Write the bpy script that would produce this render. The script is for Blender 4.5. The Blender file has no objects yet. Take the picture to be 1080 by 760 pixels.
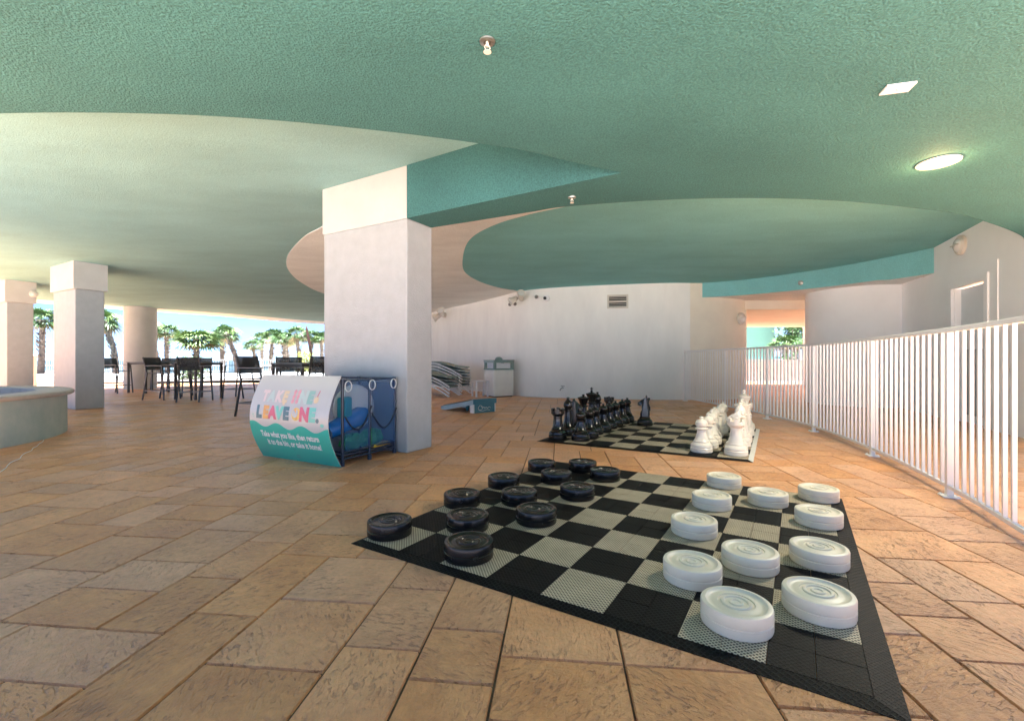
import bpy, bmesh, math, random
from mathutils import Vector, Matrix
random.seed(7)
R = math.radians
scene = bpy.context.scene
col = scene.collection
F = 482.0
H = 1.1

# ------------------------------------------------------------------ camera, sky, sun, exposure
cam = bpy.data.objects.new('camera', bpy.data.cameras.new('camera'))
col.objects.link(cam)
cam.location = (0, 0, H)
cam.rotation_euler = (R(90), 0, 0)
cam.data.sensor_width = 36
cam.data.lens = 36 * F / 1080
cam.data.clip_start = 0.05
cam.data.clip_end = 12000
scene.camera = cam

world = bpy.data.worlds.new('World')
scene.world = world
world.use_nodes = True
SUN_EL, SUN_AZ = 79, 220
wn = world.node_tree.nodes
wl = world.node_tree.links
wn.clear()
wo = wn.new('ShaderNodeOutputWorld')
bg = wn.new('ShaderNodeBackground')
sky = wn.new('ShaderNodeTexSky')
sky.sky_type = 'NISHITA'
sky.sun_disc = False
sky.sun_elevation = R(SUN_EL)
sky.sun_rotation = R(SUN_AZ)
sky.air_density = 0.4
sky.altitude = 4000
sky.dust_density = 0.0
sky.ozone_density = 1.0
bg.inputs['Strength'].default_value = 0.05
tc = wn.new('ShaderNodeTexCoord')
mp = wn.new('ShaderNodeMapping')
mp.inputs['Scale'].default_value = (1.6, 1.6, 7.0)
nz = wn.new('ShaderNodeTexNoise')
nz.inputs['Scale'].default_value = 2.2
nz.inputs['Detail'].default_value = 7
nz.inputs['Roughness'].default_value = 0.55
rp = wn.new('ShaderNodeValToRGB')
rp.color_ramp.elements[0].position = 0.42
rp.color_ramp.elements[0].color = (0, 0, 0, 1)
rp.color_ramp.elements[1].position = 0.72
rp.color_ramp.elements[1].color = (0.75, 0.75, 0.75, 1)
mx = wn.new('ShaderNodeMix')
mx.data_type = 'RGBA'
mx.inputs[7].default_value = (2.6, 2.75, 2.95, 1)
wl.new(tc.outputs['Generated'], mp.inputs['Vector'])
wl.new(mp.outputs['Vector'], nz.inputs['Vector'])
wl.new(nz.outputs['Fac'], rp.inputs['Fac'])
wl.new(rp.outputs['Color'], mx.inputs[0])
wl.new(sky.outputs['Color'], mx.inputs[6])
wl.new(mx.outputs[2], bg.inputs['Color'])
wl.new(bg.outputs['Background'], wo.inputs['Surface'])

sd = bpy.data.lights.new('sun', 'SUN')
sd.energy = 5.0
sd.angle = R(0.6)
sd.color = (1.0, 0.965, 0.91)
sun = bpy.data.objects.new('sun', sd)
col.objects.link(sun)
sv = Vector((math.sin(R(SUN_AZ)) * math.cos(R(SUN_EL)), math.cos(R(SUN_AZ)) * math.cos(R(SUN_EL)), math.sin(R(SUN_EL))))
sun.rotation_euler = sv.to_track_quat('Z', 'Y').to_euler()
sun.location = sv * 40

scene.view_settings.view_transform = 'Standard'
scene.view_settings.look = 'None'
scene.view_settings.gamma = 1
scene.view_settings.use_curve_mapping = False
scene.view_settings.use_white_balance = True
scene.view_settings.white_balance_temperature = 5820
scene.view_settings.white_balance_tint = 10
scene.view_settings.exposure = 3.15
scene.cycles.max_bounces = 10
scene.cycles.diffuse_bounces = 10
scene.cycles.use_denoising = True


# ------------------------------------------------------------------ materials
def mat(name, color, rough=0.6, metal=0.0, var=0.0, vscale=3.0, bump=0.0, bscale=60.0, bdist=0.004, spec=0.5,
        stretch=(1, 1, 1), color2=None, coat=0.0, emit=None, estr=0.0, alpha=1.0, detail=6):
    m = bpy.data.materials.new(name)
    m.use_nodes = True
    n, l = m.node_tree.nodes, m.node_tree.links
    b = n['Principled BSDF']
    b.inputs['Base Color'].default_value = (*color, 1)
    b.inputs['Roughness'].default_value = rough
    b.inputs['Metallic'].default_value = metal
    b.inputs['Specular IOR Level'].default_value = spec
    b.inputs['Coat Weight'].default_value = coat
    b.inputs['Coat Roughness'].default_value = 0.15
    b.inputs['Alpha'].default_value = alpha
    if emit:
        b.inputs['Emission Color'].default_value = (*emit, 1)
        b.inputs['Emission Strength'].default_value = estr
    t = n.new('ShaderNodeTexCoord')
    mpn = n.new('ShaderNodeMapping')
    mpn.inputs['Scale'].default_value = stretch
    l.new(t.outputs['Object'], mpn.inputs['Vector'])
    if var or color2:
        no = n.new('ShaderNodeTexNoise')
        no.inputs['Scale'].default_value = vscale
        no.inputs['Detail'].default_value = detail
        no.inputs['Roughness'].default_value = 0.6
        l.new(mpn.outputs['Vector'], no.inputs['Vector'])
        cr = n.new('ShaderNodeValToRGB')
        cr.color_ramp.elements[0].position = 0.3
        cr.color_ramp.elements[1].position = 0.7
        if color2:
            cr.color_ramp.elements[0].color = (*color2, 1)
            cr.color_ramp.elements[1].color = (*color, 1)
        else:
            cr.color_ramp.elements[0].color = (*[c * (1 - var) for c in color], 1)
            cr.color_ramp.elements[1].color = (*[min(1, c * (1 + var)) for c in color], 1)
        l.new(no.outputs['Fac'], cr.inputs['Fac'])
        l.new(cr.outputs['Color'], b.inputs['Base Color'])
        mr = n.new('ShaderNodeMapRange')
        mr.inputs['To Min'].default_value = max(0, rough - 0.08)
        mr.inputs['To Max'].default_value = min(1, rough + 0.08)
        l.new(no.outputs['Fac'], mr.inputs['Value'])
        l.new(mr.outputs['Result'], b.inputs['Roughness'])
    if bump:
        nb = n.new('ShaderNodeTexNoise')
        nb.inputs['Scale'].default_value = bscale
        nb.inputs['Detail'].default_value = 3
        l.new(t.outputs['Object'], nb.inputs['Vector'])
        bn = n.new('ShaderNodeBump')
        bn.inputs['Strength'].default_value = bump
        bn.inputs['Distance'].default_value = bdist
        l.new(nb.outputs['Fac'], bn.inputs['Height'])
        l.new(bn.outputs['Normal'], b.inputs['Normal'])
    return m


def ceiling_mat(name, c, bump):
    """sprayed acoustic stucco: fine grain, troweled broad tone changes, faint water marks"""
    m = mat(name, c, 0.85, var=0.10, vscale=0.7, bump=bump, bscale=75, bdist=0.012, spec=0.25, stretch=(1, 2.2, 1))
    n, l = m.node_tree.nodes, m.node_tree.links
    b = n['Principled BSDF']
    src = b.inputs['Base Color'].links[0].from_socket
    t = n.new('ShaderNodeTexCoord')
    no = n.new('ShaderNodeTexNoise')
    no.inputs['Scale'].default_value = 75
    no.inputs['Detail'].default_value = 3
    l.new(t.outputs['Object'], no.inputs['Vector'])
    r = n.new('ShaderNodeMapRange')
    r.inputs['From Min'].default_value = 0.35
    r.inputs['From Max'].default_value = 0.65
    r.inputs['To Min'].default_value = 1 - bump * 0.28
    r.inputs['To Max'].default_value = 1 + bump * 0.22
    l.new(no.outputs['Fac'], r.inputs['Value'])
    mxx = n.new('ShaderNodeVectorMath')
    mxx.operation = 'SCALE'
    l.new(src, mxx.inputs[0])
    l.new(r.outputs['Result'], mxx.inputs['Scale'])
    l.new(mxx.outputs['Vector'], b.inputs['Base Color'])
    return m


M = {}
M['teal_low_shaded'] = ceiling_mat('teal_stucco_shaded', (0.058, 0.163, 0.160), 0.8)  # one teal paint throughout; here shade is put into the colour
M['teal_high_lit'] = ceiling_mat('teal_stucco_lit', (0.27, 0.465, 0.475), 0.42)  # same teal paint, lightened in colour for the daylight on it
M['teal_right_lit'] = ceiling_mat('teal_stucco_lit_right', (0.22, 0.50, 0.51), 0.45)  # same teal paint, light put into the colour for the dim depth
M['cream_ceiling'] = ceiling_mat('cream_ceiling_stucco', (0.80, 0.82, 0.80), 0.4)
M['wall'] = mat('white_wall_stucco', (0.87, 0.86, 0.82), 0.8, var=0.06, vscale=1.6, bump=0.35, bscale=45, bdist=0.006, stretch=(1, 1, 0.35), spec=0.3)
M['wall_bright'] = mat('bright_white_wall', (0.88, 0.88, 0.87), 0.7, var=0.03, vscale=1.2, bump=0.2, bscale=45, bdist=0.004, spec=0.3)
M['wall_warm'] = mat('warm_cream_wall', (0.82, 0.76, 0.64), 0.8, var=0.05, vscale=1.5, bump=0.3, bscale=40, spec=0.3)
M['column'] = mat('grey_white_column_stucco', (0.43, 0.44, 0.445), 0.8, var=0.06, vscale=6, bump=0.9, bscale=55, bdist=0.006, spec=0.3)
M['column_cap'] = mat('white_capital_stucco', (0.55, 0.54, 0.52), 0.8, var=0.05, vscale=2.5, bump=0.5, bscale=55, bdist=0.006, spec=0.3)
M['grout'] = mat('dark_grout', (0.11, 0.07, 0.042), 0.85, var=0.3, vscale=6, bump=0.4, bscale=90)
M['deck'] = mat('pale_bounce_paving', (0.66, 0.61, 0.55), 0.7, var=0.15, vscale=1.2, bump=0.3, bscale=20)
M['pool_deck'] = mat('pink_grey_pool_paving', (0.24, 0.195, 0.165), 0.7, var=0.15, vscale=1.2, bump=0.3, bscale=20)
M['sand'] = mat('beach_sand', (0.70, 0.67, 0.60), 0.9, var=0.08, vscale=0.2)
M['sea'] = mat('sea_water', (0.018, 0.042, 0.055), 0.6, var=0.2, vscale=0.03, stretch=(0.3, 2, 1), bump=0.4, bscale=0.5, bdist=0.2, spec=0.15)
M['pool'] = mat('pool_water', (0.012, 0.11, 0.13), 0.06, var=0.15, vscale=1.5, bump=0.3, bscale=3, bdist=0.02)
M['coping'] = mat('stone_coping', (0.50, 0.42, 0.36), 0.55, var=0.14, vscale=5, bump=0.3, bscale=40)
M['spa_teal'] = mat('aqua_stucco', (0.55, 0.60, 0.56), 0.75, color2=(0.38, 0.49, 0.46), vscale=3.5, bump=0.6, bscale=40, bdist=0.006)
M['spa_in'] = mat('dark_spa_water', (0.02, 0.028, 0.028), 0.5, spec=0.2)
M['fence'] = mat('white_powder_coat', (0.82, 0.81, 0.78), 0.35, var=0.03, vscale=4)
M['white_plastic'] = mat('aged_white_plastic', (0.78, 0.71, 0.57), 0.42, color2=(0.70, 0.64, 0.50), vscale=7, bump=0.15, bscale=30, bdist=0.002)
M['chess_white'] = mat('white_plastic_chess', (0.80, 0.75, 0.65), 0.3, var=0.04, vscale=8)
M['black_plastic'] = mat('scuffed_black_plastic', (0.0072, 0.0072, 0.0072), 0.25, var=0.4, vscale=14, bump=0.12, bscale=40, bdist=0.002, spec=0.45)
M['chess_black'] = mat('black_plastic_chess', (0.007, 0.007, 0.007), 0.22, var=0.3, vscale=9, spec=0.7)
M['frame_dark'] = mat('dark_grey_aluminium', (0.075, 0.07, 0.065), 0.35, metal=0.4)
M['sling_dark'] = mat('dark_mesh_sling', (0.045, 0.044, 0.043), 0.7, var=0.2, vscale=40, alpha=0.82)
M['frame_grey'] = mat('mid_grey_aluminium', (0.22, 0.21, 0.20), 0.35, metal=0.5)
M['table_top'] = mat('grey_table_top', (0.17, 0.165, 0.16), 0.35, var=0.1)
M['lounger_white'] = mat('white_lounger_frame', (0.82, 0.82, 0.80), 0.4)
M['sling_green'] = mat('grey_green_sling', (0.25, 0.31, 0.28), 0.7, var=0.12, vscale=30, bump=0.3, bscale=160)
M['bin_cream'] = mat('cream_bin_panel', (0.78, 0.76, 0.70), 0.45, var=0.05, vscale=4)
M['bin_green'] = mat('grey_green_bin_hood', (0.20, 0.29, 0.265), 0.4)
M['dark'] = mat('dark_opening', (0.02, 0.02, 0.022), 0.6)
M['blue_light'] = mat('pale_blue_paint', (0.33, 0.50, 0.58), 0.4, var=0.08, vscale=6)
M['blue_teal'] = mat('dusty_teal_paint', (0.07, 0.22, 0.29), 0.4, var=0.08, vscale=6)
M['white_paint'] = mat('white_print', (0.8, 0.8, 0.8), 0.5)
M['door'] = mat('grey_white_door', (0.72, 0.75, 0.76), 0.4, var=0.03)
M['door_dark'] = mat('grey_glass_panel', (0.40, 0.43, 0.44), 0.15)
M['steel'] = mat('brushed_steel', (0.45, 0.43, 0.40), 0.3, metal=0.9)
M['beige_metal'] = mat('beige_painted_metal', (0.66, 0.62, 0.54), 0.4)
M['lens'] = mat('frosted_lens', (0.75, 0.74, 0.70), 0.2, coat=0.4)
M['lamp'] = mat('lit_lamp_lens', (1, 0.9, 0.7), 0.4, emit=(1.0, 0.80, 0.45), estr=0.17)
M['sign_white'] = mat('white_sign_board', (0.52, 0.53, 0.53), 0.28, coat=0.4)
M['sign_teal'] = mat('teal_print', (0.05, 0.46, 0.37), 0.3, coat=0.3)
M['cart_frame'] = mat('navy_black_tube', (0.02, 0.035, 0.07), 0.3)
M['cord'] = mat('black_cord', (0.015, 0.015, 0.02), 0.5)
M['blue_mesh'] = mat('blue_netting', (0.03, 0.13, 0.36), 0.7, alpha=0.22)
M['toy_blue'] = mat('glossy_blue_vinyl', (0.025, 0.20, 0.65), 0.2, coat=0.3)
M['toy_teal'] = mat('teal_foam', (0.03, 0.32, 0.42), 0.5)
M['toy_green'] = mat('green_vinyl', (0.04, 0.26, 0.09), 0.3, var=0.4, vscale=9)
M['toy_yellow'] = mat('yellow_plastic', (0.7, 0.45, 0.04), 0.4)
M['toy_clear'] = mat('milky_vinyl', (0.80, 0.86, 0.90), 0.15, coat=0.4)
M['trunk'] = mat('palm_boot_bark', (0.30, 0.24, 0.19), 0.9, color2=(0.14, 0.11, 0.09), vscale=9, bump=0.8, bscale=14, bdist=0.03)
M['frond'] = mat('palm_frond_green', (0.095, 0.17, 0.045), 0.5, color2=(0.045, 0.10, 0.03), vscale=2.5)
M['frond_light'] = mat('palm_frond_light_green', (0.18, 0.26, 0.07), 0.5, color2=(0.10, 0.16, 0.05), vscale=2.5)
M['frond_dry'] = mat('dry_palm_frond', (0.34, 0.25, 0.12), 0.8, var=0.2)
M['shrub'] = mat('yellow_green_leaf', (0.30, 0.34, 0.05), 0.5, var=0.3, vscale=5)
M['red_cloth'] = mat('rust_red_canvas', (0.09, 0.035, 0.022), 0.8)
M['green_wall'] = mat('mint_green_wall', (0.17, 0.33, 0.25), 0.8, var=0.03)
M['pink_wall'] = mat('pale_peach_wall', (0.42, 0.30, 0.24), 0.8, var=0.05)
M['teal_roof'] = mat('teal_trim', (0.14, 0.36, 0.36), 0.6)


def floor_mat():
    m = bpy.data.materials.new('stamped_tan_concrete')
    m.use_nodes = True
    n, l = m.node_tree.nodes, m.node_tree.links
    b = n['Principled BSDF']
    at = n.new('ShaderNodeAttribute')
    at.attribute_name = 'tile'
    t = n.new('ShaderNodeTexCoord')
    sc = n.new('ShaderNodeVectorMath')
    sc.operation = 'SCALE'
    sc.inputs['Scale'].default_value = 37
    l.new(at.outputs['Color'], sc.inputs[0])
    # each tile turns its texture by its own angle, like separate stamp mats
    sep = n.new('ShaderNodeSeparateColor')
    l.new(at.outputs['Color'], sep.inputs['Color'])
    mul = n.new('ShaderNodeMath')
    mul.operation = 'MULTIPLY'
    mul.inputs[1].default_value = 6.28
    l.new(sep.outputs['Blue'], mul.inputs[0])
    rot = n.new('ShaderNodeVectorRotate')
    rot.rotation_type = 'Z_AXIS'
    l.new(t.outputs['Object'], rot.inputs['Vector'])
    l.new(mul.outputs[0], rot.inputs['Angle'])
    ad = n.new('ShaderNodeVectorMath')
    ad.operation = 'ADD'
    l.new(rot.outputs['Vector'], ad.inputs[0])
    l.new(sc.outputs['Vector'], ad.inputs[1])

    def noise(scale, detail, stretch=None, dist=0.0, rough=0.55):
        no = n.new('ShaderNodeTexNoise')
        no.inputs['Scale'].default_value = scale
        no.inputs['Detail'].default_value = detail
        no.inputs['Distortion'].default_value = dist
        no.inputs['Roughness'].default_value = rough
        if stretch:
            mq = n.new('ShaderNodeMapping')
            mq.inputs['Scale'].default_value = stretch
            l.new(ad.outputs['Vector'], mq.inputs['Vector'])
            l.new(mq.outputs['Vector'], no.inputs['Vector'])
        else:
            l.new(ad.outputs['Vector'], no.inputs['Vector'])
        return no.outputs['Fac']

    def rng(s, a, b_, c, d):
        r = n.new('ShaderNodeMapRange')
        r.inputs['From Min'].default_value = a
        r.inputs['From Max'].default_value = b_
        r.inputs['To Min'].default_value = c
        r.inputs['To Max'].default_value = d
        l.new(s, r.inputs['Value'])
        return r.outputs['Result']

    def math_(op, a, b_):
        q = n.new('ShaderNodeMath')
        q.operation = op
        for i, x in enumerate((a, b_)):
            if isinstance(x, (int, float)):
                q.inputs[i].default_value = x
            else:
                l.new(x, q.inputs[i])
        return q.outputs[0]
    pits = rng(noise(42, 4, (0.6, 1.4, 1), 0.5), 0.55, 0.64, 0, 1)      # travertine gouges, long and narrow
    zone = rng(noise(4.5, 2), 0.40, 0.58, 0, 1)
    pits = math_('MULTIPLY', pits, zone)
    ripple = rng(noise(14, 4, (0.6, 1.5, 1), 1.6), 0.3, 0.7, 0, 1)
    broad = noise(3.2, 5)
    fine = noise(160, 2)
    cr = n.new('ShaderNodeValToRGB')
    e = cr.color_ramp.elements
    e[0].position = 0.28
    e[0].color = (0.63, 0.285, 0.112, 1)
    e[1].position = 0.72
    e[1].color = (0.84, 0.448, 0.205, 1)
    l.new(broad, cr.inputs['Fac'])
    hs = n.new('ShaderNodeHueSaturation')
    l.new(cr.outputs['Color'], hs.inputs['Color'])
    mott = rng(noise(26, 8, None, 0.3, 0.7), 0.3, 0.7, 0.84, 1.12)
    l.new(math_('MULTIPLY', rng(sep.outputs['Red'], 0, 1, 0.90, 1.10), mott), hs.inputs['Value'])
    l.new(rng(sep.outputs['Green'], 0, 1, 0.90, 1.08), hs.inputs['Saturation'])
    dk = n.new('ShaderNodeMix')
    dk.data_type = 'RGBA'
    dk.inputs[7].default_value = (0.15, 0.085, 0.04, 1)
    l.new(math_('MULTIPLY', pits, 0.28), dk.inputs[0])  # gouges darkened in colour to stand for micro-shadow
    l.new(hs.outputs['Color'], dk.inputs[6])
    l.new(dk.outputs[2], b.inputs['Base Color'])
    l.new(rng(broad, 0.3, 0.7, 0.38, 0.54), b.inputs['Roughness'])
    b.inputs['Specular IOR Level'].default_value = 0.6
    b.inputs['Coat Weight'].default_value = 0.3
    b.inputs['Coat Roughness'].default_value = 0.22
    hgt = math_('SUBTRACT', math_('ADD', math_('MULTIPLY', ripple, 0.30), math_('MULTIPLY', fine, 0.10)), math_('MULTIPLY', pits, 0.9))
    hgt = math_('ADD', hgt, math_('MULTIPLY', broad, 1.2))
    hgt = math_('ADD', hgt, math_('MULTIPLY', noise(55, 6, (0.8, 1.3, 1), 0.6, 0.65), 0.75))
    bn = n.new('ShaderNodeBump')
    bn.inputs['Strength'].default_value = 0.85
    bn.inputs['Distance'].default_value = 0.016
    l.new(hgt, bn.inputs['Height'])
    l.new(bn.outputs['Normal'], b.inputs['Normal'])
    l.new(bn.outputs['Normal'], b.inputs['Coat Normal'])
    return m


M['floor'] = floor_mat()


def mat_tile(name, c_top, c_hole, pitch, thr, rough, diag):
    """perforated plastic tile: a lattice of small holes, ribs between them"""
    m = bpy.data.materials.new(name)
    m.use_nodes = True
    n, l = m.node_tree.nodes, m.node_tree.links
    b = n['Principled BSDF']
    b.inputs['Roughness'].default_value = rough
    b.inputs['Specular IOR Level'].default_value = 0.18
    t = n.new('ShaderNodeTexCoord')
    mpn = n.new('ShaderNodeMapping')
    mpn.inputs['Rotation'].default_value = (0, 0, R(diag))
    mpn.inputs['Scale'].default_value = (6.2832 / pitch,) * 3
    l.new(t.outputs['Object'], mpn.inputs['Vector'])
    s = n.new('ShaderNodeSeparateXYZ')
    l.new(mpn.outputs['Vector'], s.inputs['Vector'])

    def mt(op, a, b_=None):
        q = n.new('ShaderNodeMath')
        q.operation = op
        for i, x in enumerate((a, b_)):
            if x is None:
                continue
            if isinstance(x, (int, float)):
                q.inputs[i].default_value = x
            else:
                l.new(x, q.inputs[i])
        return q.outputs[0]
    p = mt('MULTIPLY', mt('SINE', s.outputs['X']), mt('SINE', s.outputs['Y']))
    p = mt('ABSOLUTE', p)
    r = n.new('ShaderNodeMapRange')
    r.inputs['From Min'].default_value = thr
    r.inputs['From Max'].default_value = thr + 0.2
    l.new(p, r.inputs['Value'])
    no = n.new('ShaderNodeTexNoise')
    no.inputs['Scale'].default_value = 9
    no.inputs['Detail'].default_value = 5
    l.new(t.outputs['Object'], no.inputs['Vector'])
    v = n.new('ShaderNodeHueSaturation')
    v.inputs['Color'].default_value = (*c_top, 1)
    rr = n.new('ShaderNodeMapRange')
    rr.inputs['To Min'].default_value = 0.72
    rr.inputs['To Max'].default_value = 1.25
    l.new(no.outputs['Fac'], rr.inputs['Value'])
    l.new(rr.outputs['Result'], v.inputs['Value'])
    mxn = n.new('ShaderNodeMix')
    mxn.data_type = 'RGBA'
    mxn.inputs[7].default_value = (*c_hole, 1)
    l.new(v.outputs['Color'], mxn.inputs[6])
    l.new(r.outputs['Result'], mxn.inputs[0])
    l.new(mxn.outputs[2], b.inputs['Base Color'])
    inv = mt('SUBTRACT', 1.0, r.outputs['Result'])
    bn = n.new('ShaderNodeBump')
    bn.inputs['Strength'].default_value = 1.0
    bn.inputs['Distance'].default_value = 0.006
    l.new(inv, bn.inputs['Height'])
    l.new(bn.outputs['Normal'], b.inputs['Normal'])
    return m


M['mat_light'] = mat_tile('perforated_sand_plastic', (0.58, 0.50, 0.36), (0.09, 0.075, 0.05), 0.028, 0.42, 0.5, 45)
M['mat_dark'] = mat_tile('perforated_black_plastic', (0.009, 0.009, 0.009), (0.001, 0.001, 0.001), 0.034, 0.22, 0.6, 45)
M['mat_edge'] = mat_tile('black_edge_plastic', (0.009, 0.009, 0.009), (0.001, 0.001, 0.001), 0.036, 0.25, 0.6, 30)
M['mat_white_edge'] = mat('white_edge_plastic', (0.66, 0.65, 0.60), 0.5, var=0.1, vscale=20)


# ------------------------------------------------------------------ geometry helpers
class MB:
    def __init__(self):
        self.bm = bmesh.new()
        self.mats = []
        self.cur = 0

    def use(self, key):
        if key not in self.mats:
            self.mats.append(key)
        self.cur = self.mats.index(key)
        return self

    def face(self, vs):
        try:
            f = self.bm.faces.new(vs)
            f.material_index = self.cur
            return f
        except ValueError:
            return None

    def box(self, c, s, rz=0.0, rot=None):
        m = Matrix.Translation(c) @ (rot.to_4x4() if rot else Matrix.Rotation(rz, 4, 'Z'))
        v = [self.bm.verts.new(m @ Vector((sx * s[0] / 2, sy * s[1] / 2, sz * s[2] / 2))) for sz in (-1, 1) for sx, sy in ((-1, -1), (1, -1), (1, 1), (-1, 1))]
        for q in ((3, 2, 1, 0), (4, 5, 6, 7), (0, 1, 5, 4), (1, 2, 6, 5), (2, 3, 7, 6), (3, 0, 4, 7)):
            self.face([v[i] for i in q])
        return v

    def beam(self, a, b, w, h, up=(0, 0, 1)):
        a, b = Vector(a), Vector(b)
        d = (b - a)
        L = d.length
        x = d.normalized()
        y = Vector(up).cross(x)
        if y.length < 1e-4:
            y = Vector((0, 1, 0)).cross(x)
        y.normalize()
        z = x.cross(y)
        self.box((a + b) / 2, (L, w, h), rot=Matrix((x, y, z)).transposed())

    def tube(self, pts, r, seg=8, caps=True, closed=False):
        pts = [Vector(p) for p in pts]
        rs = r if isinstance(r, (list, tuple)) else [r] * len(pts)
        rings = []
        prev = None
        N = len(pts)
        for i, p in enumerate(pts):
            if closed:
                d = pts[(i + 1) % N] - pts[i - 1]
            else:
                d = pts[min(i + 1, N - 1)] - pts[max(i - 1, 0)]
            d.normalize()
            if prev is None:
                a = Vector((0, 0, 1)) if abs(d.z) < 0.9 else Vector((1, 0, 0))
                prev = d.cross(a).normalized()
            nn = (prev - d * prev.dot(d)).normalized()
            prev = nn
            bb = d.cross(nn)
            rings.append([self.bm.verts.new(p + (nn * math.cos(2 * math.pi * k / seg) + bb * math.sin(2 * math.pi * k / seg)) * rs[i]) for k in range(seg)])
        for i in range(N if closed else N - 1):
            A, B = rings[i], rings[(i + 1) % N]
            for k in range(seg):
                self.face([A[k], A[(k + 1) % seg], B[(k + 1) % seg], B[k]])
        if caps and not closed:
            self.face(list(reversed(rings[0])))
            self.face(rings[-1])

    def lathe(self, prof, seg=32, c=(0, 0, 0), mtx=None):
        mtx = mtx or Matrix.Identity(4)
        rings = []
        for r, z in prof:
            if r < 1e-5:
                rings.append([self.bm.verts.new(mtx @ Vector((c[0], c[1], c[2] + z)))])
            else:
                rings.append([self.bm.verts.new(mtx @ Vector((c[0] + r * math.cos(2 * math.pi * k / seg), c[1] + r * math.sin(2 * math.pi * k / seg), c[2] + z))) for k in range(seg)])
        for A, B in zip(rings, rings[1:]):
            for k in range(seg):
                a = A if len(A) == 1 else [A[k], A[(k + 1) % seg]]
                b = B if len(B) == 1 else [B[(k + 1) % seg], B[k]]
                if len(a) + len(b) > 2:
                    self.face(a + b)

    def sphere(self, c, r, seg=16, sc=(1, 1, 1)):
        n = seg // 2
        pr = [(math.sin(math.pi * i / n), -math.cos(math.pi * i / n)) for i in range(n + 1)]
        pr = [(0 if i in (0, n) else a, b) for i, (a, b) in enumerate(pr)]
        self.lathe(pr, seg, mtx=Matrix.Translation(c) @ Matrix.Diagonal((r * sc[0], r * sc[1], r * sc[2], 1)))

    def prism(self, poly, z0, z1, zt=None, side=None, bottom=None):
        """poly: list of (x, y); z0 / z1 numbers or functions of (x, y)"""
        f0 = z0 if callable(z0) else (lambda x, y: z0)
        f1 = z1 if callable(z1) else (lambda x, y: z1)
        area = sum(poly[i - 1][0] * poly[i][1] - poly[i][0] * poly[i - 1][1] for i in range(len(poly)))
        if area < 0:
            poly = list(reversed(poly))
        A = [self.bm.verts.new((x, y, f0(x, y))) for x, y in poly]
        B = [self.bm.verts.new((x, y, f1(x, y))) for x, y in poly]
        if bottom:
            self.use(bottom)
        fa = self.face(list(reversed(A)))
        if side:
            self.use(side)
        fb = self.face(B)
        n = len(poly)
        for i in range(n):
            self.face([A[i], A[(i + 1) % n], B[(i + 1) % n], B[i]])
        bmesh.ops.triangulate(self.bm, faces=[f for f in (fa, fb) if f and len(f.verts) > 4])

    def build(self, name, m=None, parent=None, smooth=None, bevel=0.0):
        if bevel:
            bmesh.ops.bevel(self.bm, geom=list(self.bm.edges), offset=bevel, segments=2, profile=0.6, affect='EDGES', clamp_overlap=True)
        bmesh.ops.recalc_face_normals(self.bm, faces=self.bm.faces)
        if smooth:
            for f in self.bm.faces:
                f.smooth = True
            for e in self.bm.edges:
                if len(e.link_faces) == 2 and e.calc_face_angle(0) > R(smooth):
                    e.smooth = False
        me = bpy.data.meshes.new(name)
        self.bm.to_mesh(me)
        self.bm.free()
        if self.mats and not isinstance(m, str):
            for k in self.mats:
                me.materials.append(M[k])
        else:
            me.materials.append(M[m])
        o = bpy.data.objects.new(name, me)
        col.objects.link(o)
        if parent:
            o.parent = parent
        return o


def tag(o, label, cat, group=None, kind=None):
    o['label'] = label
    o['category'] = cat
    if group:
        o['group'] = group
    if kind:
        o['kind'] = kind
    return o


def struct(o, kind='structure', label=None, cat=None):
    o['kind'] = kind
    if label:
        o['label'] = label
        o['category'] = cat
    return o


def empty(name, loc, rz, label, cat, group=None):
    o = bpy.data.objects.new(name, None)
    o.empty_display_size = 0.1
    col.objects.link(o)
    o.location = loc
    o.rotation_euler = (0, 0, rz)
    return tag(o, label, cat, group)


def copy_tree(o, parent=None):
    c = o.copy()
    col.objects.link(c)
    if parent:
        c.parent = parent
    for ch in list(o.children):
        copy_tree(ch, c)
    return c


def spline(pts, n=8):
    out = []
    P = [Vector(p) for p in pts]
    for i in range(len(P) - 1):
        p0 = P[max(i - 1, 0)]
        p1, p2 = P[i], P[i + 1]
        p3 = P[min(i + 2, len(P) - 1)]
        for k in range(n):
            t = k / n
            out.append(0.5 * ((2 * p1) + (p2 - p0) * t + (2 * p0 - 5 * p1 + 4 * p2 - p3) * t * t + (3 * p1 - p0 - 3 * p2 + p3) * t ** 3))
    out.append(P[-1])
    return out


def sp2(pts, n=8):
    return [(v.x, v.y) for v in spline([(a, b, 0) for a, b in pts], n)]


# ------------------------------------------------------------------ ground, floor, pool, sea
def zh(x, y):
    return 3.41 - 0.0195 * (y - 5.4)


g = MB()
g.prism([(-70, -30), (60, -30), (60, 42), (-70, 42)], -0.6, -0.009)
struct(g.build('ground', 'grout'))
g = MB()
g.prism([(-900, 42.01), (900, 42.01), (900, 100), (-900, 100)], -3.4, -2.6)
struct(g.build('beach', 'sand'))
g = MB()
g.prism([(-9000, 95), (9000, 95), (9000, 10000), (-9000, 10000)], -3.6, -3.0 + 0.42)
struct(g.build('sea', 'sea'))
g = MB()
g.prism([(-70, 23.0), (-36, 21.0), (-24, 21.5), (-8, 28), (-2, 29), (2.6, 24.0), (60, 19.5), (60, 42), (-70, 42)], -0.1, 0.012)
struct(g.build('pool_deck', 'pool_deck'))
g = MB()
g.prism([(-40, -30), (40, -30), (40, -1.2), (-40, -1.2)], -0.1, 0.012)  # unseen pale paving, added to bounce sunlight under the ceilings
struct(g.build('bounce_paving', 'deck'))
g = MB()
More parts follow.
